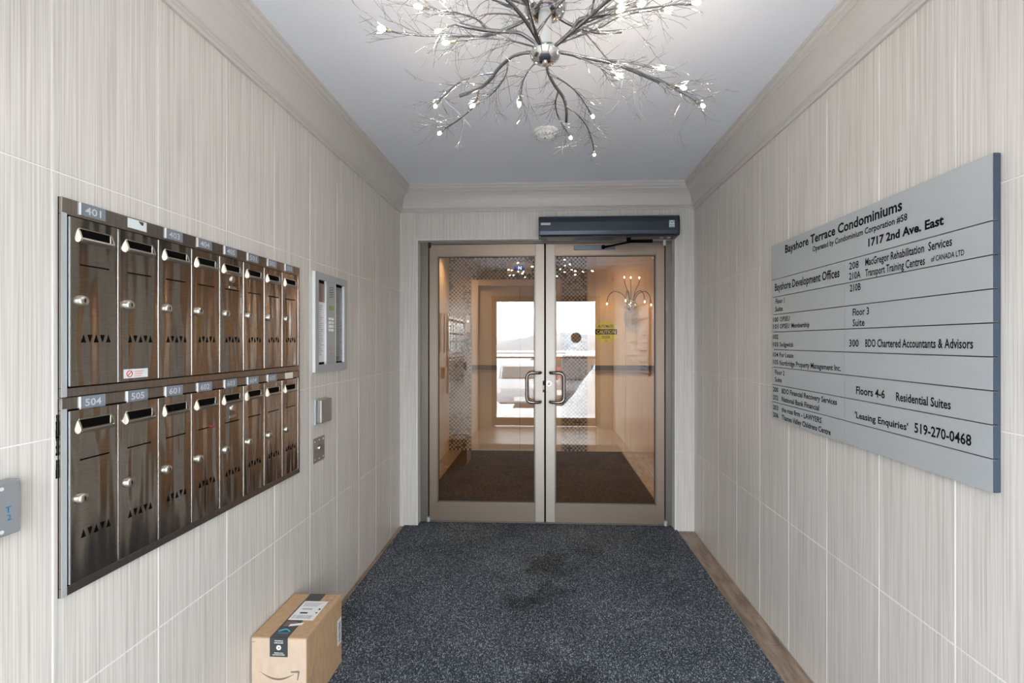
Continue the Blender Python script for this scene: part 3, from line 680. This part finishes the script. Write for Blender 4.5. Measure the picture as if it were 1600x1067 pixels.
# ================================================================== CHANDELIER
ch = thing('chandelier', (0, 1.51, CEIL), 'silver twig chandelier with small lit bulbs hanging from the vestibule ceiling', 'chandelier')
HUB = Vector((0, 1.513, 2.335)); HUB2 = Vector((0, 1.513, 2.478))
obj('canopy', MB().lathe([(.030,-.030),(.058,-.024),(.075,-.008),(.076,0)], (0,1.513,CEIL), 'z', 32), 'chrome', ch, smooth=True)
obj('stem', MB().cyl((0,1.513,2.36), (0,1.513,2.60), .021, n=24), 'white_plastic', ch, smooth=True)
obj('hub', MB().lathe([(.010,-.026),(.032,-.021),(.045,-.010),(.049,.002),(.044,.014),(.030,.022),(.016,.026)], HUB, 'z', 32), 'chrome', ch, smooth=True)
obj('hub', MB().lathe([(.022,-.022),(.045,-.020),(.062,-.010),(.067,.002),(.060,.014),(.040,.022),(.022,.025)], HUB2, 'z', 32), 'chrome', ch, smooth=True)
obj('finial', MB().cyl(HUB+Vector((0,0,-.034)), HUB+Vector((0,0,-.02)), .009, n=16), 'chrome', ch, smooth=True)
def spline(pts, n=5):
    pts = [Vector(p) for p in pts]; P = [pts[0]*2-pts[1]] + pts + [pts[-1]*2-pts[-2]]; out = []
    for i in range(1, len(P)-2):
        for k in range(n):
            t = k/n; a, b, c, d = P[i-1:i+3]
            out.append(.5*((2*b)+(c-a)*t+(2*a-5*b+4*c-d)*t*t+(3*b-a-3*c+d)*t**3))
    return out + [pts[-1]]
tr = random.Random(21)
def twig(mb, p, d, L, r, depth=0):
    n = max(3, int(L/.020)); pts = [p.copy()]; d = d.normalized(); q = p.copy()
    bend = Vector((tr.gauss(0,1), tr.gauss(0,1), tr.gauss(0,.5)))*.05
    for i in range(n):
        d = (d + bend + Vector((tr.gauss(0,1), tr.gauss(0,1), tr.gauss(0,.7)))*.17).normalized()
        if q.z > 2.50 and d.z > 0: d.z *= -.3
        q = q + d*(L/n); pts.append(q.copy())
        if depth < 2 and i < n-1 and tr.random() < (.42 if depth == 0 else .2):
            dd = (d + Vector((tr.gauss(0,1), tr.gauss(0,1), tr.gauss(0,.5)))*.62).normalized()
            twig(mb, q, dd, L*tr.uniform(.3,.6), r*.75, depth+1)
    mb.tube(pts, r*.85, r*.4, n=4)
sock = MB().lathe([(.0035,-.0145),(.0056,-.014),(.0056,-.006),(.0042,-.0052),(.0042,-.0035),(.0052,-.003),(.0052,.005),(.003,.006)], (0,0,0), 'z', 12).mesh('socket', ['nickel'], True)
bulbm = MB().lathe([(.0015,.0),(.0042,.003),(.0058,.009),(.0055,.014),(.0035,.018),(.0008,.020)], (0,0,0), 'z', 12).mesh('bulb', ['bulb'], True)
def orient(o, p, d):
    o.matrix_parent_inverse = WM[ch.name].inverted()
def bulb_at(parent, p, d, bm=None):
    q = Vector((0,0,1)).rotation_difference(d)
    for nm, me, off in (('socket', sock, .010), ('bulb', bm or bulbm, .017)):
        o = bpy.data.objects.new(nm, me); COL.objects.link(o); o.parent = parent; o.matrix_parent_inverse = WM[parent.name].inverted()
        o.rotation_mode = 'QUATERNION'; o.rotation_quaternion = q; o.location = p + d*off
def make_arm(pts, branches, hub, r=.0062, dens=1.0):
    path = spline([hub + (Vector(pts[0])-hub)*.6] + pts[1:]) if False else spline(pts)
    a = obj('arm', MB().tube(path, r*.85, r, n=10), 'branch_metal', ch, smooth=True)
    # collar where it leaves the hub
    obj('collar', MB().tube(path[0:4], r*1.35, r*1.2, n=12), 'chrome', a, smooth=True)
    tw = MB()
    for k in range(int(9*dens)):
        i = tr.randrange(6, len(path)-1); d = path[i+1]-path[i-1]
        twig(tw, path[i], d.normalized()*.7 + Vector((tr.gauss(0,1), tr.gauss(0,1), tr.gauss(0,.5)))*.6, tr.uniform(.05,.14), .0009)
    for bpts in branches:
        bp = spline(bpts, 4)
        obj('branch', MB().tube(bp, .0028, .0021, n=7), 'branch_metal', a, smooth=True)
        obj('clamp', MB().tube(bp[0:3], .0050, .0046, n=8), 'chrome', a, smooth=True)
        d = (bp[-1]-bp[-2]).normalized(); bulb_at(a, bp[-1], d)
        for k in range(int(14*dens)):
            i = tr.randrange(3, len(bp)-1); dd = (bp[i+1]-bp[i-1]).normalized()
            twig(tw, bp[i], dd*.85 + Vector((tr.gauss(0,1), tr.gauss(0,1), tr.gauss(0,.45)))*.55, tr.uniform(.06,.17), .0010)
    t_ = obj('twigs', tw, 'branch_metal', a); t_['kind'] = 'stuff'
    return a
DATA = {"A1":{"a":[[-0.003,1.505,2.345],[-0.033,1.489,2.36],[-0.072,1.47,2.375],[-0.101,1.46,2.375],[-0.157,1.436,2.365],[-0.221,1.41,2.36],[-0.264,1.396,2.365]],"b":[[[-0.119,1.448,2.37],[-0.177,1.445,2.36],[-0.225,1.436,2.35],[-0.287,1.407,2.335],[-0.36,1.395,2.33],[-0.418,1.365,2.32],[-0.442,1.337,2.31]],[[-0.175,1.429,2.365],[-0.199,1.39,2.37],[-0.25,1.36,2.37],[-0.29,1.336,2.36],[-0.326,1.316,2.355]],[[-0.011,1.501,2.345],[-0.063,1.481,2.35],[-0.12,1.456,2.35],[-0.195,1.431,2.34],[-0.242,1.422,2.33],[-0.27,1.411,2.32]]]},"A2":{"a":[[-0.003,1.517,2.34],[-0.048,1.516,2.345],[-0.107,1.546,2.35],[-0.158,1.604,2.345],[-0.187,1.652,2.34],[-0.233,1.694,2.33],[-0.311,1.743,2.33]],"b":[[[-0.166,1.622,2.345],[-0.233,1.63,2.34],[-0.304,1.657,2.33],[-0.347,1.7,2.32],[-0.37,1.71,2.31],[-0.388,1.732,2.305]],[[-0.123,1.566,2.35],[-0.129,1.611,2.34],[-0.153,1.664,2.33],[-0.198,1.709,2.31],[-0.239,1.723,2.295]],[[-0.236,1.698,2.33],[-0.252,1.759,2.325],[-0.285,1.82,2.315],[-0.343,1.87,2.3],[-0.388,1.901,2.29],[-0.409,1.918,2.285]],[[-0.02,1.543,2.34],[-0.051,1.6,2.34],[-0.074,1.647,2.33],[-0.082,1.671,2.31],[-0.087,1.69,2.295]]]},"A3":{"a":[[0.009,1.505,2.345],[0.04,1.488,2.355],[0.078,1.457,2.37],[0.103,1.429,2.385],[0.15,1.412,2.385],[0.174,1.405,2.385]],"b":[[[0.08,1.452,2.37],[0.112,1.442,2.38],[0.157,1.423,2.385],[0.195,1.398,2.38]],[[0.103,1.429,2.385],[0.164,1.403,2.39],[0.217,1.39,2.39],[0.249,1.376,2.385]],[[0.036,1.491,2.355],[0.095,1.478,2.365],[0.169,1.441,2.37],[0.22,1.406,2.375],[0.275,1.379,2.37],[0.321,1.369,2.365]]]},"A4":{"a":[[0.009,1.517,2.34],[0.051,1.521,2.345],[0.131,1.56,2.35],[0.223,1.588,2.345],[0.303,1.623,2.335],[0.393,1.672,2.325]],"b":[[[0.131,1.56,2.35],[0.194,1.574,2.35],[0.256,1.574,2.34],[0.315,1.578,2.33],[0.351,1.573,2.32]],[[0.089,1.541,2.348],[0.142,1.565,2.34],[0.184,1.577,2.325],[0.218,1.578,2.31]],[[0.223,1.588,2.345],[0.293,1.607,2.335],[0.363,1.637,2.32],[0.414,1.653,2.31],[0.444,1.652,2.3]],[[0.303,1.623,2.335],[0.391,1.665,2.33],[0.443,1.698,2.32],[0.507,1.728,2.3],[0.547,1.751,2.29]]]},"A5":{"a":[[0.003,1.514,2.33],[0.005,1.54,2.325],[0.009,1.6,2.33],[0.032,1.681,2.33],[0.066,1.76,2.325],[0.082,1.848,2.32],[0.085,1.923,2.31]],"b":[[[0.011,1.612,2.33],[0.063,1.662,2.33],[0.11,1.722,2.325],[0.147,1.781,2.31],[0.17,1.826,2.3]],[[0.047,1.724,2.33],[0.039,1.797,2.325],[0.048,1.867,2.31],[0.075,1.934,2.295],[0.095,1.978,2.285]],[[0.078,1.813,2.32],[0.129,1.892,2.32],[0.171,1.972,2.31],[0.202,2.076,2.295],[0.219,2.169,2.285]]]}}
for k in DATA: make_arm([Vector(p) for p in DATA[k]['a']], [[Vector(q) for q in b] for b in DATA[k]['b']], HUB)
def radial(hub, ang, R_, rise, nb, dens=1.0):
    a = math.radians(ang); u = Vector((math.cos(a), math.sin(a), 0)); s = Vector((-u.y, u.x, 0))
    c = tr.uniform(-.06,.06)
    P = [hub + u*R_*t + s*c*math.sin(t*2.5) + Vector((0,0,rise*math.sin(t*2.2))) for t in (.03,.12,.35,.6,.8,1)]
    B = []
    for j in range(nb):
        t0 = .22 + .5*j/nb; k = tr.choice((-1,1)) if nb < 2 else (-1)**j
        b0 = hub + u*R_*t0 + s*c*math.sin(t0*2.5) + Vector((0,0,rise*math.sin(t0*2.2)))
        L = R_*tr.uniform(.7,.95); v = (u*.9 + s*k*tr.uniform(.35,.8)).normalized()
        B.append([b0 + v*L*q + u*L*.12*q*q + Vector((0,0,-.035*q*q+.02*math.sin(q*3))) for q in (0,.3,.6,1)])
    make_arm(P, B, hub, dens=dens)
for ang in (232, 268, 306): radial(HUB, ang, .40, .03, 2, .5)
for ang in (15, 158, 215, 262, 318): radial(HUB2, ang, .27, -.02, 1, .5)

# ================================================================== INNER LOBBY
struct(box('wall_left', (XL-.1, D+.22, 0), (XL, YL+.2, CEIL), 'inner_wall'))
struct(box('wall_right', (XRR, D+.22, 0), (XRR+.1, YL+.2, CEIL), 'inner_wall'))
struct(box('ceiling', (XL-.1, D+.22, CEIL), (XRR+.1, YL+.2, CEIL+.1), 'ceiling_paint'))
mb = MB().box((XL-.1, D+.2, 0), (-W-.11, D+.225, CEIL)).box((W+.11, D+.2, 0), (XRR+.1, D+.225, CEIL)).box((-W-.12, D+.21, OZ), (W+.12, D+.225, CEIL)).box((-W-.12, D+.21, 0), (OX0, D+.225, OZ)).box((OX1, D+.21, 0), (W+.12, D+.225, OZ))
struct(obj('wall_partition', mb, 'inner_wall'))
mx0, mx1 = XL, .555
EX0, EX1, EZ = -.963, .205, 2.245
mb = MB().box((XL, YL+.03, 0), (XRR, YL+.2, CEIL))
wf = struct(obj('wall_far', MB().box((XL-.1, YL, 0), (EX0+.02, YL+.2, CEIL)).box((EX1-.02, YL, 0), (XRR+.1, YL+.2, CEIL)).box((EX0+.02, YL, EZ-.02), (EX1-.02, YL+.2, CEIL)), 'inner_wall'))
box('mosaic_bed', (mx0, YL-.004, 0), (EX0, YL, CEIL), 'mosaic_grout', wf); box('mosaic_bed', (EX1, YL-.004, 0), (mx1, YL, CEIL), 'mosaic_grout', wf); box('mosaic_bed', (EX0, YL-.004, EZ), (EX1, YL, CEIL), 'mosaic_grout', wf)
mz = MB(); pt = .0262; nx = int((mx1-mx0)/pt); nz = int(CEIL/pt); mr_ = random.Random(3)
for i in range(nx):
    for j in range(nz):
        x, z = mx0 + i*pt, j*pt
        if x+pt > EX0 and x < EX1 and z < EZ: continue
        r_ = mr_.random()
        if (i+j) % 2 == 0: mz.cur = 0 if r_ < .72 else 1
        else: mz.cur = 2 if r_ < .88 else 1
        a, b = x+.0012, x+pt-.0012; c, d = z+.0012, z+pt-.0012; y = YL-.008
        mz.add([(a,y,c),(b,y,c),(b,y,d),(a,y,d),(a,YL-.004,c),(b,YL-.004,c),(b,YL-.004,d),(a,YL-.004,d)], [(0,3,2,1),(0,1,5,4),(1,2,6,5),(2,3,7,6),(3,0,4,7)])
mo = obj('mosaic_tiles', mz, ['mosaic_dark','mosaic_brown','mosaic_light'], wf); mo['kind'] = 'stuff'
# wide pale upright beside the mosaic, tall wall panels and the dark rail
box('corner_board', (mx1, YL-.02, 0), (.665, YL, CEIL), 'elevator_frame', wf)
for xa, xb in ((.668, 1.04), (1.045, 1.55), (1.555, XRR)):
    box('wall_panel', (xa, YL-.010, 0), (xb, YL, 2.36), 'inner_wall', wf, bevel=.002)
rl = thing('wall_rail', (1.3, YL, 1.02), 'dark horizontal wall rail right of the elevator in the inner lobby', 'rail')
box('rail_board', (.60, YL-.035, 1.060), (XRR, YL-.021, 1.125), 'band', rl); box('lower_strip', (.60, YL-.030, 1.024), (XRR, YL-.021, 1.060), 'band_light', rl)
XF = .667
crown('trim_8', lambda e, p: (XF if e == 0 else XRR, YL-.011-p[0], p[1]))
# elevator
el = thing('elevator', (-.38, YL, 0), 'beige elevator entrance with double doors at the back of the inner lobby', 'elevator')
for a, b in (((EX0, YL-.03, 0), (EX0+.085, YL+.05, EZ)), ((EX1-.085, YL-.03, 0), (EX1, YL+.05, EZ))): box('jamb', a, b, 'elevator_frame', el, bevel=.003)
box('header', (EX0+.085, YL-.03, EZ-.075), (EX1-.085, YL+.05, EZ), 'elevator_frame', el)
xm = (EX0+EX1)/2 + .045
box('door_panel', (EX0+.085, YL+.045, .01), (xm-.003, YL+.07, EZ-.075), 'elevator_wood', el); box('door_panel', (xm+.003, YL+.045, .01), (EX1-.085, YL+.07, EZ-.075), 'elevator_wood', el)
box('dark_reveal', (EX0+.02, YL+.07, 0), (EX1-.02, YL+.08, EZ-.02), 'band', el)
box('door_rail', (EX0, YL-.042, 1.060), (EX0+.40, YL-.03, 1.125), 'band', el); box('door_rail', (EX0, YL-.042, 1.024), (EX0+.40, YL-.03, 1.060), 'band_light', el)
box('sill', (EX0, YL-.05, 0), (EX1, YL+.04, .012), 'alu', el)
fi = thing('floor_indicator', (-.337, YL, 2.4), 'pale plate with a blue lit floor display above the elevator', 'display')
box('plate', (-.500, YL-.020, 2.325), (-.174, YL-.0085, 2.475), 'indicator_plate', fi, bevel=.003)
sc_ = box('screen', (-.408, YL-.024, 2.365), (-.270, YL-.020, 2.437), 'display_blue', fi)
write('N', (-.330, YL-.0245, 2.378), (1,0,0), UP, .044, 'display_glyph', sc_, center=True, bold=.03, name='glyph')
cb = thing('elevator_call_plate', (-1.01, YL, 1.6), 'small call button plate on the mosaic wall left of the elevator', 'switch')
box('plate', (-1.045, YL-.016, 1.56), (-.985, YL-.0085, 1.78), 'indicator_plate', cb)
for z in (1.62, 1.70): obj('button', MB().cyl((-1.015, YL-.020, z), (-1.015, YL-.016, z), .014), 'display_glyph' if z > 1.65 else 'alu', cb)
hl = thing('wall_hook', (-1.02, YL, 1.42), 'dark forked hook on the mosaic wall left of the elevator', 'hook')
obj('bar', MB().box((-1.10, YL-.03, 1.455), (-1.0, YL-.0085, 1.475)), 'band', hl)
obj('prong', MB().tube([(-1.075, YL-.02, 1.46), (-1.06, YL-.03, 1.40), (-1.09, YL-.03, 1.30)], .009), 'band', hl); obj('prong', MB().tube([(-1.045, YL-.02, 1.46), (-1.03, YL-.03, 1.40), (-1.0, YL-.03, 1.30)], .009), 'band', hl)
# spider wall lamp
sc2 = thing('spider_wall_lamp', (1.08, YL-.01, 1.9), 'curved-arm wall lamp with warm bulbs and a glass ball, in the inner lobby', 'lamp')
bc = Vector((1.085, YL-.16, 1.885))
obj('wall_plate', MB().cyl((1.085, YL-.01, 1.90), (1.085, YL-.028, 1.90), .06, n=24), 'chrome', sc2, smooth=True)
obj('bracket', MB().cyl((1.085, YL-.028, 1.90), (1.085, YL-.14, 1.90), .012), 'chrome', sc2, smooth=True)
sph = []
for i in range(13):
    a = -math.pi/2 + math.pi*i/12; sph.append((max(.002, .085*math.cos(a)), .085*math.sin(a)))
obj('ball', MB().lathe(sph, bc, 'z', 24), 'chrome', sc2, smooth=True)
bm2 = bulbm.copy(); bm2.materials.clear(); bm2.materials.append(MATS['bulb_warm'])
ends = [(-.30,0,.055,0),(-.09,-.06,.33,1),(0,.0,.335,1),(.10,-.04,.325,1),(-.09,-.16,.08,0),(.155,-.10,.07,0),(.255,0,.04,0)]
for dx, dy, dz, straight in ends:
    e = bc + Vector((dx, dy, dz))
    if straight: P = [bc+Vector((dx*.25,dy*.3,.06)), bc+Vector((dx*.5,dy*.6,.18)), bc+Vector((dx*.9,dy,.27)), e]
    else: P = [bc+Vector((dx*.15,dy*.2,.05)), bc+Vector((dx*.35,dy*.4,.15)), bc+Vector((dx*.7,dy*.8,.185)), bc+Vector((dx*.93,dy,.13)), e]
    a = obj('arm', MB().tube(spline(P, 4), .006, .005, n=7), 'band', sc2, smooth=True)
    d = Vector((0,0,1)) if straight else Vector((0,0,-1))
    bulb_at(a, e, d, bm2)
# recessed downlights in the inner lobby ceiling
for i, (x, y, e_) in enumerate([(-1.0, 5.75, 24), (.9, 5.5, 50), (1.5, 4.6, 34), (-.3, 4.9, 34)]):
    dl = thing('ceiling_downlight', (x, y, CEIL), ['recessed ceiling light in the inner lobby, near the left wall', 'recessed ceiling light in the inner lobby, in front of the wall lamp', 'recessed ceiling light in the inner lobby, near the right wall', 'recessed ceiling light in the inner lobby, in front of the elevator'][i], 'light', 'recessed lobby ceiling lights')
    obj('ring', MB().lathe([(.045,-.001),(.045,-.006),(.062,-.004),(.064,-.0005)], (x,y,CEIL), 'z', 24), 'alu', dl, smooth=True)
    obj('lens', MB().cyl((x,y,CEIL-.004), (x,y,CEIL-.0005), .044, n=20), 'bulb_lens', dl)
    ld = bpy.data.lights.new('downlight', 'SPOT'); ld.energy = e_; ld.color = (1,.70,.40); ld.spot_size = math.radians(130); ld.spot_blend = .8; ld.shadow_soft_size = .04
    lo_ = bpy.data.objects.new('downlight', ld); COL.objects.link(lo_); lo_.location = (x, y, CEIL-.02); lo_.parent = dl; lo_.matrix_parent_inverse = WM[dl.name].inverted()

# ================================================================== STREET DOORS AND OUTSIDE (behind the camera, seen in the glass)
tf = struct(obj('trim_7', MB().box((RX0, YR-.16, 0), (RX0+.05, YR-.02, RZ)).box((RX1-.05, YR-.16, 0), (RX1, YR-.02, RZ)).box((RX0+.05, YR-.16, RZ-.05), (RX1-.05, YR-.02, RZ)), 'anodised_dark'))
def outer(name, x0, x1, label):
    d = thing(name, ((x0+x1)/2, YR-.1, 0), label, 'door'); struct(d); y0, y1 = YR-.12, YR-.075
    box('stile', (x0,y0,.015),(x0+.028,y1,RZ-.05),'anodised_dark',d); box('stile', (x1-.028,y0,.015),(x1,y1,RZ-.05),'anodised_dark',d)
    box('bottom_rail', (x0+.028,y0,.015),(x1-.028,y1,.15),'anodised_dark',d); box('top_rail', (x0+.028,y0,RZ-.09),(x1-.028,y1,RZ-.05),'anodised_dark',d)
    box('pane', (x0+.028,y0+.018,.15),(x1-.028,y0+.024,RZ-.09),'clear_glass',d)
    box('push_bar', (x0+.01,y1+.03,1.155),(x1-.01,y1+.055,1.18),'band',d)
    for x in (x0+.02, x1-.02): box('bar_bracket', (x-.008,y1,1.158),(x+.008,y1+.03,1.177),'band',d)
    return d
outer('door_3', RX0+.05, .008, 'left street door behind the camera, seen mirrored in the inner glass')
outer('door_4', .012, RX1-.05, 'right street door behind the camera, seen mirrored in the inner glass')
tag(obj('door_decal', MB().cyl((.52, YR-.074, 1.50), (.52, YR-.0765+.0015, 1.50), .088, n=32).cyl((.52, YR-.094, 1.50), (.52, YR-.0925, 1.50), .088, n=32), 'band'), 'dark round decal mirrored as a disc in the right door glass', 'sticker')
LOT = -.78      # the car park lies lower than the entrance
struct(obj('ground_snow', MB().prism([(YR-.3,-.03),(-3.0,-.03),(-6.2,LOT),(-92,LOT),(-92,-1.4),(YR-.3,-1.4)], (-60,0,0), (0,1,0), (0,0,1), (120,0,0)), 'slush'))
struct(box('ground_step', (-1.6, YR-1.3, -.03), (1.6, YR-.2, -.008), 'slush'))
def heap(name, cx, cy, rx, ry, h, seed, label):
    r = random.Random(seed); n = 26; vs = []; fs = []; ph = [r.uniform(0, 6) for _ in range(6)]
    for j in range(n+1):
        for i in range(n+1):
            u, v = i/n*2-1, j/n*2-1; q = min(1, math.sqrt(u*u+v*v)); f = (math.cos(q*math.pi)+1)/2
            z = h*f*(1+.22*math.sin(5*u+ph[0])*math.cos(4*v+ph[1])+.10*math.sin(13*u+ph[2])*math.sin(11*v+ph[3])+.05*r.uniform(-1,1))
            vs.append((cx+u*rx, cy+v*ry, -.10+z))
    for j in range(n):
        for i in range(n): a = j*(n+1)+i; fs.append((a, a+1, a+n+2, a+n+1))
    m = MB().add(vs, fs)
    k = len(vs); m.add([(cx-rx,cy-ry,-.5),(cx+rx,cy-ry,-.5),(cx+rx,cy+ry,-.5),(cx-rx,cy+ry,-.5)], [(0,1,2,3)])
    tag(obj(name, m, 'snow', smooth=True), label, 'snow')
heap('snow_bank', 1.55, -2.9, 1.45, 1.0, 1.3, 1, 'tall ploughed snow bank mirrored in the right door glass')
heap('snow_bank', -1.75, -3.3, 1.0, .9, .62, 2, 'lower snow bank mirrored in the left door glass')
def car(x, y, rot, colour, tall, label):
    c = thing('parked_car', (x, y, LOT), label, 'car'); M_ = Matrix.Translation((x,y,LOT)) @ Matrix.Rotation(rot, 4, 'Z')
    WM[c.name] = Matrix.Translation((x,y,LOT))
    def tf_(mb): mb.v = [tuple(M_ @ Vector(v)) for v in mb.v]; return mb
    H = 1.75 if tall else 1.45; wd = .90
    low = [(-2.2,.35),(2.15,.35),(2.25,.55),(2.2,.80),(1.9,.92),(1.1,1.0),(-1.9,1.02),(-2.2,.95),(-2.27,.6)]
    obj('body', tf_(MB().prism(low, (0,wd,0), (1,0,0), (0,0,1), (0,-2*wd,0))), colour, c, bevel=.07)
    cab = [(-2.0 if tall else -1.75,1.0),(1.05,1.0),(.35,H-.04),(.2,H),(-1.4,H),(-1.55 if not tall else -1.85,H-.08)]
    obj('cabin', tf_(MB().prism(cab, (0,wd-.12,0), (1,0,0), (0,0,1), (0,-2*(wd-.12),0))), colour, c, bevel=.06)
    mbw = MB(); s_ = [(-1.6,1.05),(.9,1.05),(.33,H-.12),(-1.42,H-.12)]
    mbw.prism(s_, (0,wd-.105,0), (1,0,0), (0,0,1), (0,-2*(wd-.105),0)); obj('side_windows', tf_(mbw), 'car_window', c)
    mbw = MB().prism([(1.02,1.04),(1.06,1.04),(.42,H-.08),(.38,H-.08)], (0,wd-.2,0), (1,0,0), (0,0,1), (0,-2*(wd-.2),0)); obj('windscreen', tf_(mbw), 'car_window', c)
    mbw = MB().prism([(-2.03 if tall else -1.80,1.04),(-1.99 if tall else -1.76,1.04),(-1.84 if tall else -1.55,H-.12),(-1.88 if tall else -1.60,H-.12)], (0,wd-.2,0), (1,0,0), (0,0,1), (0,-2*(wd-.2),0)); obj('rear_window', tf_(mbw), 'car_window', c)
    for wx in (-1.35, 1.4):
        for wy in (-1, 1): obj('wheel', tf_(MB().cyl((wx, wy*(wd-.20), .33), (wx, wy*(wd+.01), .33), .33, n=20).cyl((wx, wy*(wd+.01), .33), (wx, wy*(wd+.02), .33), .18, n=14)), 'car_tyre', c, smooth=True)
    for wy in (-1, 1): obj('headlight', tf_(MB().box((2.15, wy*.82-.14*wy, .66), (2.235, wy*.82, .80))), 'white_plastic', c); obj('tail_light', tf_(MB().box((-2.26, wy*.82-.14*wy, .70), (-2.19, wy*.82, .88))), 'car_light', c)
    box_ = tf_(MB().box((2.2,-.26,.42),(2.262,.26,.54))); obj('bumper_plate', box_, 'white_plastic', c)
    sr = tf_(MB().prism([(-1.4,0),(.15,0),(.0,.07),(-1.3,.08)], (0,wd-.22,H-.01), (1,0,0), (0,0,1), (0,-2*(wd-.22),0))); obj('roof_snow', sr, 'snow', c, bevel=.03)
car(1.35, -8.6, math.radians(95), 'car_black', True, 'dark tall parked car mirrored beyond the big snow bank')
car(-.75, -9.2, math.radians(88), 'car_silver', False, 'silver parked car mirrored in the left door glass, nearest the door handles')
car(-3.1, -9.6, math.radians(90), 'car_blue', False, 'dark blue parked car mirrored at the left edge of the bright glass')
car(3.9, -10.2, math.radians(92), 'car_white', True, 'white parked car far right in the snowy lot')
car(.9, -16.5, math.radians(5), 'car_red', False, 'red parked car in the far row of the snowy lot')
car(-4.8, -17, math.radians(-4), 'car_white', False, 'white parked car in the far row, left of the red car')
# low wooded shore behind the lot
r = random.Random(5); vs = []; n = 120
for i in range(n+1):
    x = -70 + 140*i/n; hh = 3.2 + .9*math.sin(x*.09) + .5*math.sin(x*.31+1) + r.uniform(-.25,.25)
    vs += [(x,-85,-.3),(x,-84.0,hh*.8),(x,-88,hh),(x,-92,-.3)]
fs = [(4*i+k, 4*i+4+k, 4*i+5+k, 4*i+1+k) for i in range(n) for k in range(3)]
struct(obj('hill_ridge', MB().add(vs, fs), 'hill'))
pw = thing('power_line', (-14, -40, LOT), 'overhead power line on a wooden pole across the snowy lot', 'cable')
obj('pole', MB().cyl((-14,-40,LOT-.2),(-14,-40,9),.14,.10), 'facade', pw); obj('pole', MB().cyl((26,-40,LOT-.2),(26,-40,9),.14,.10), 'facade', pw)
for k in range(2): obj('wire', MB().tube([(-14+40*i/16, -40, 8.6-k*1.0-1.1*math.sin(math.pi*i/16)) for i in range(17)], .018, n=5), 'band', pw)
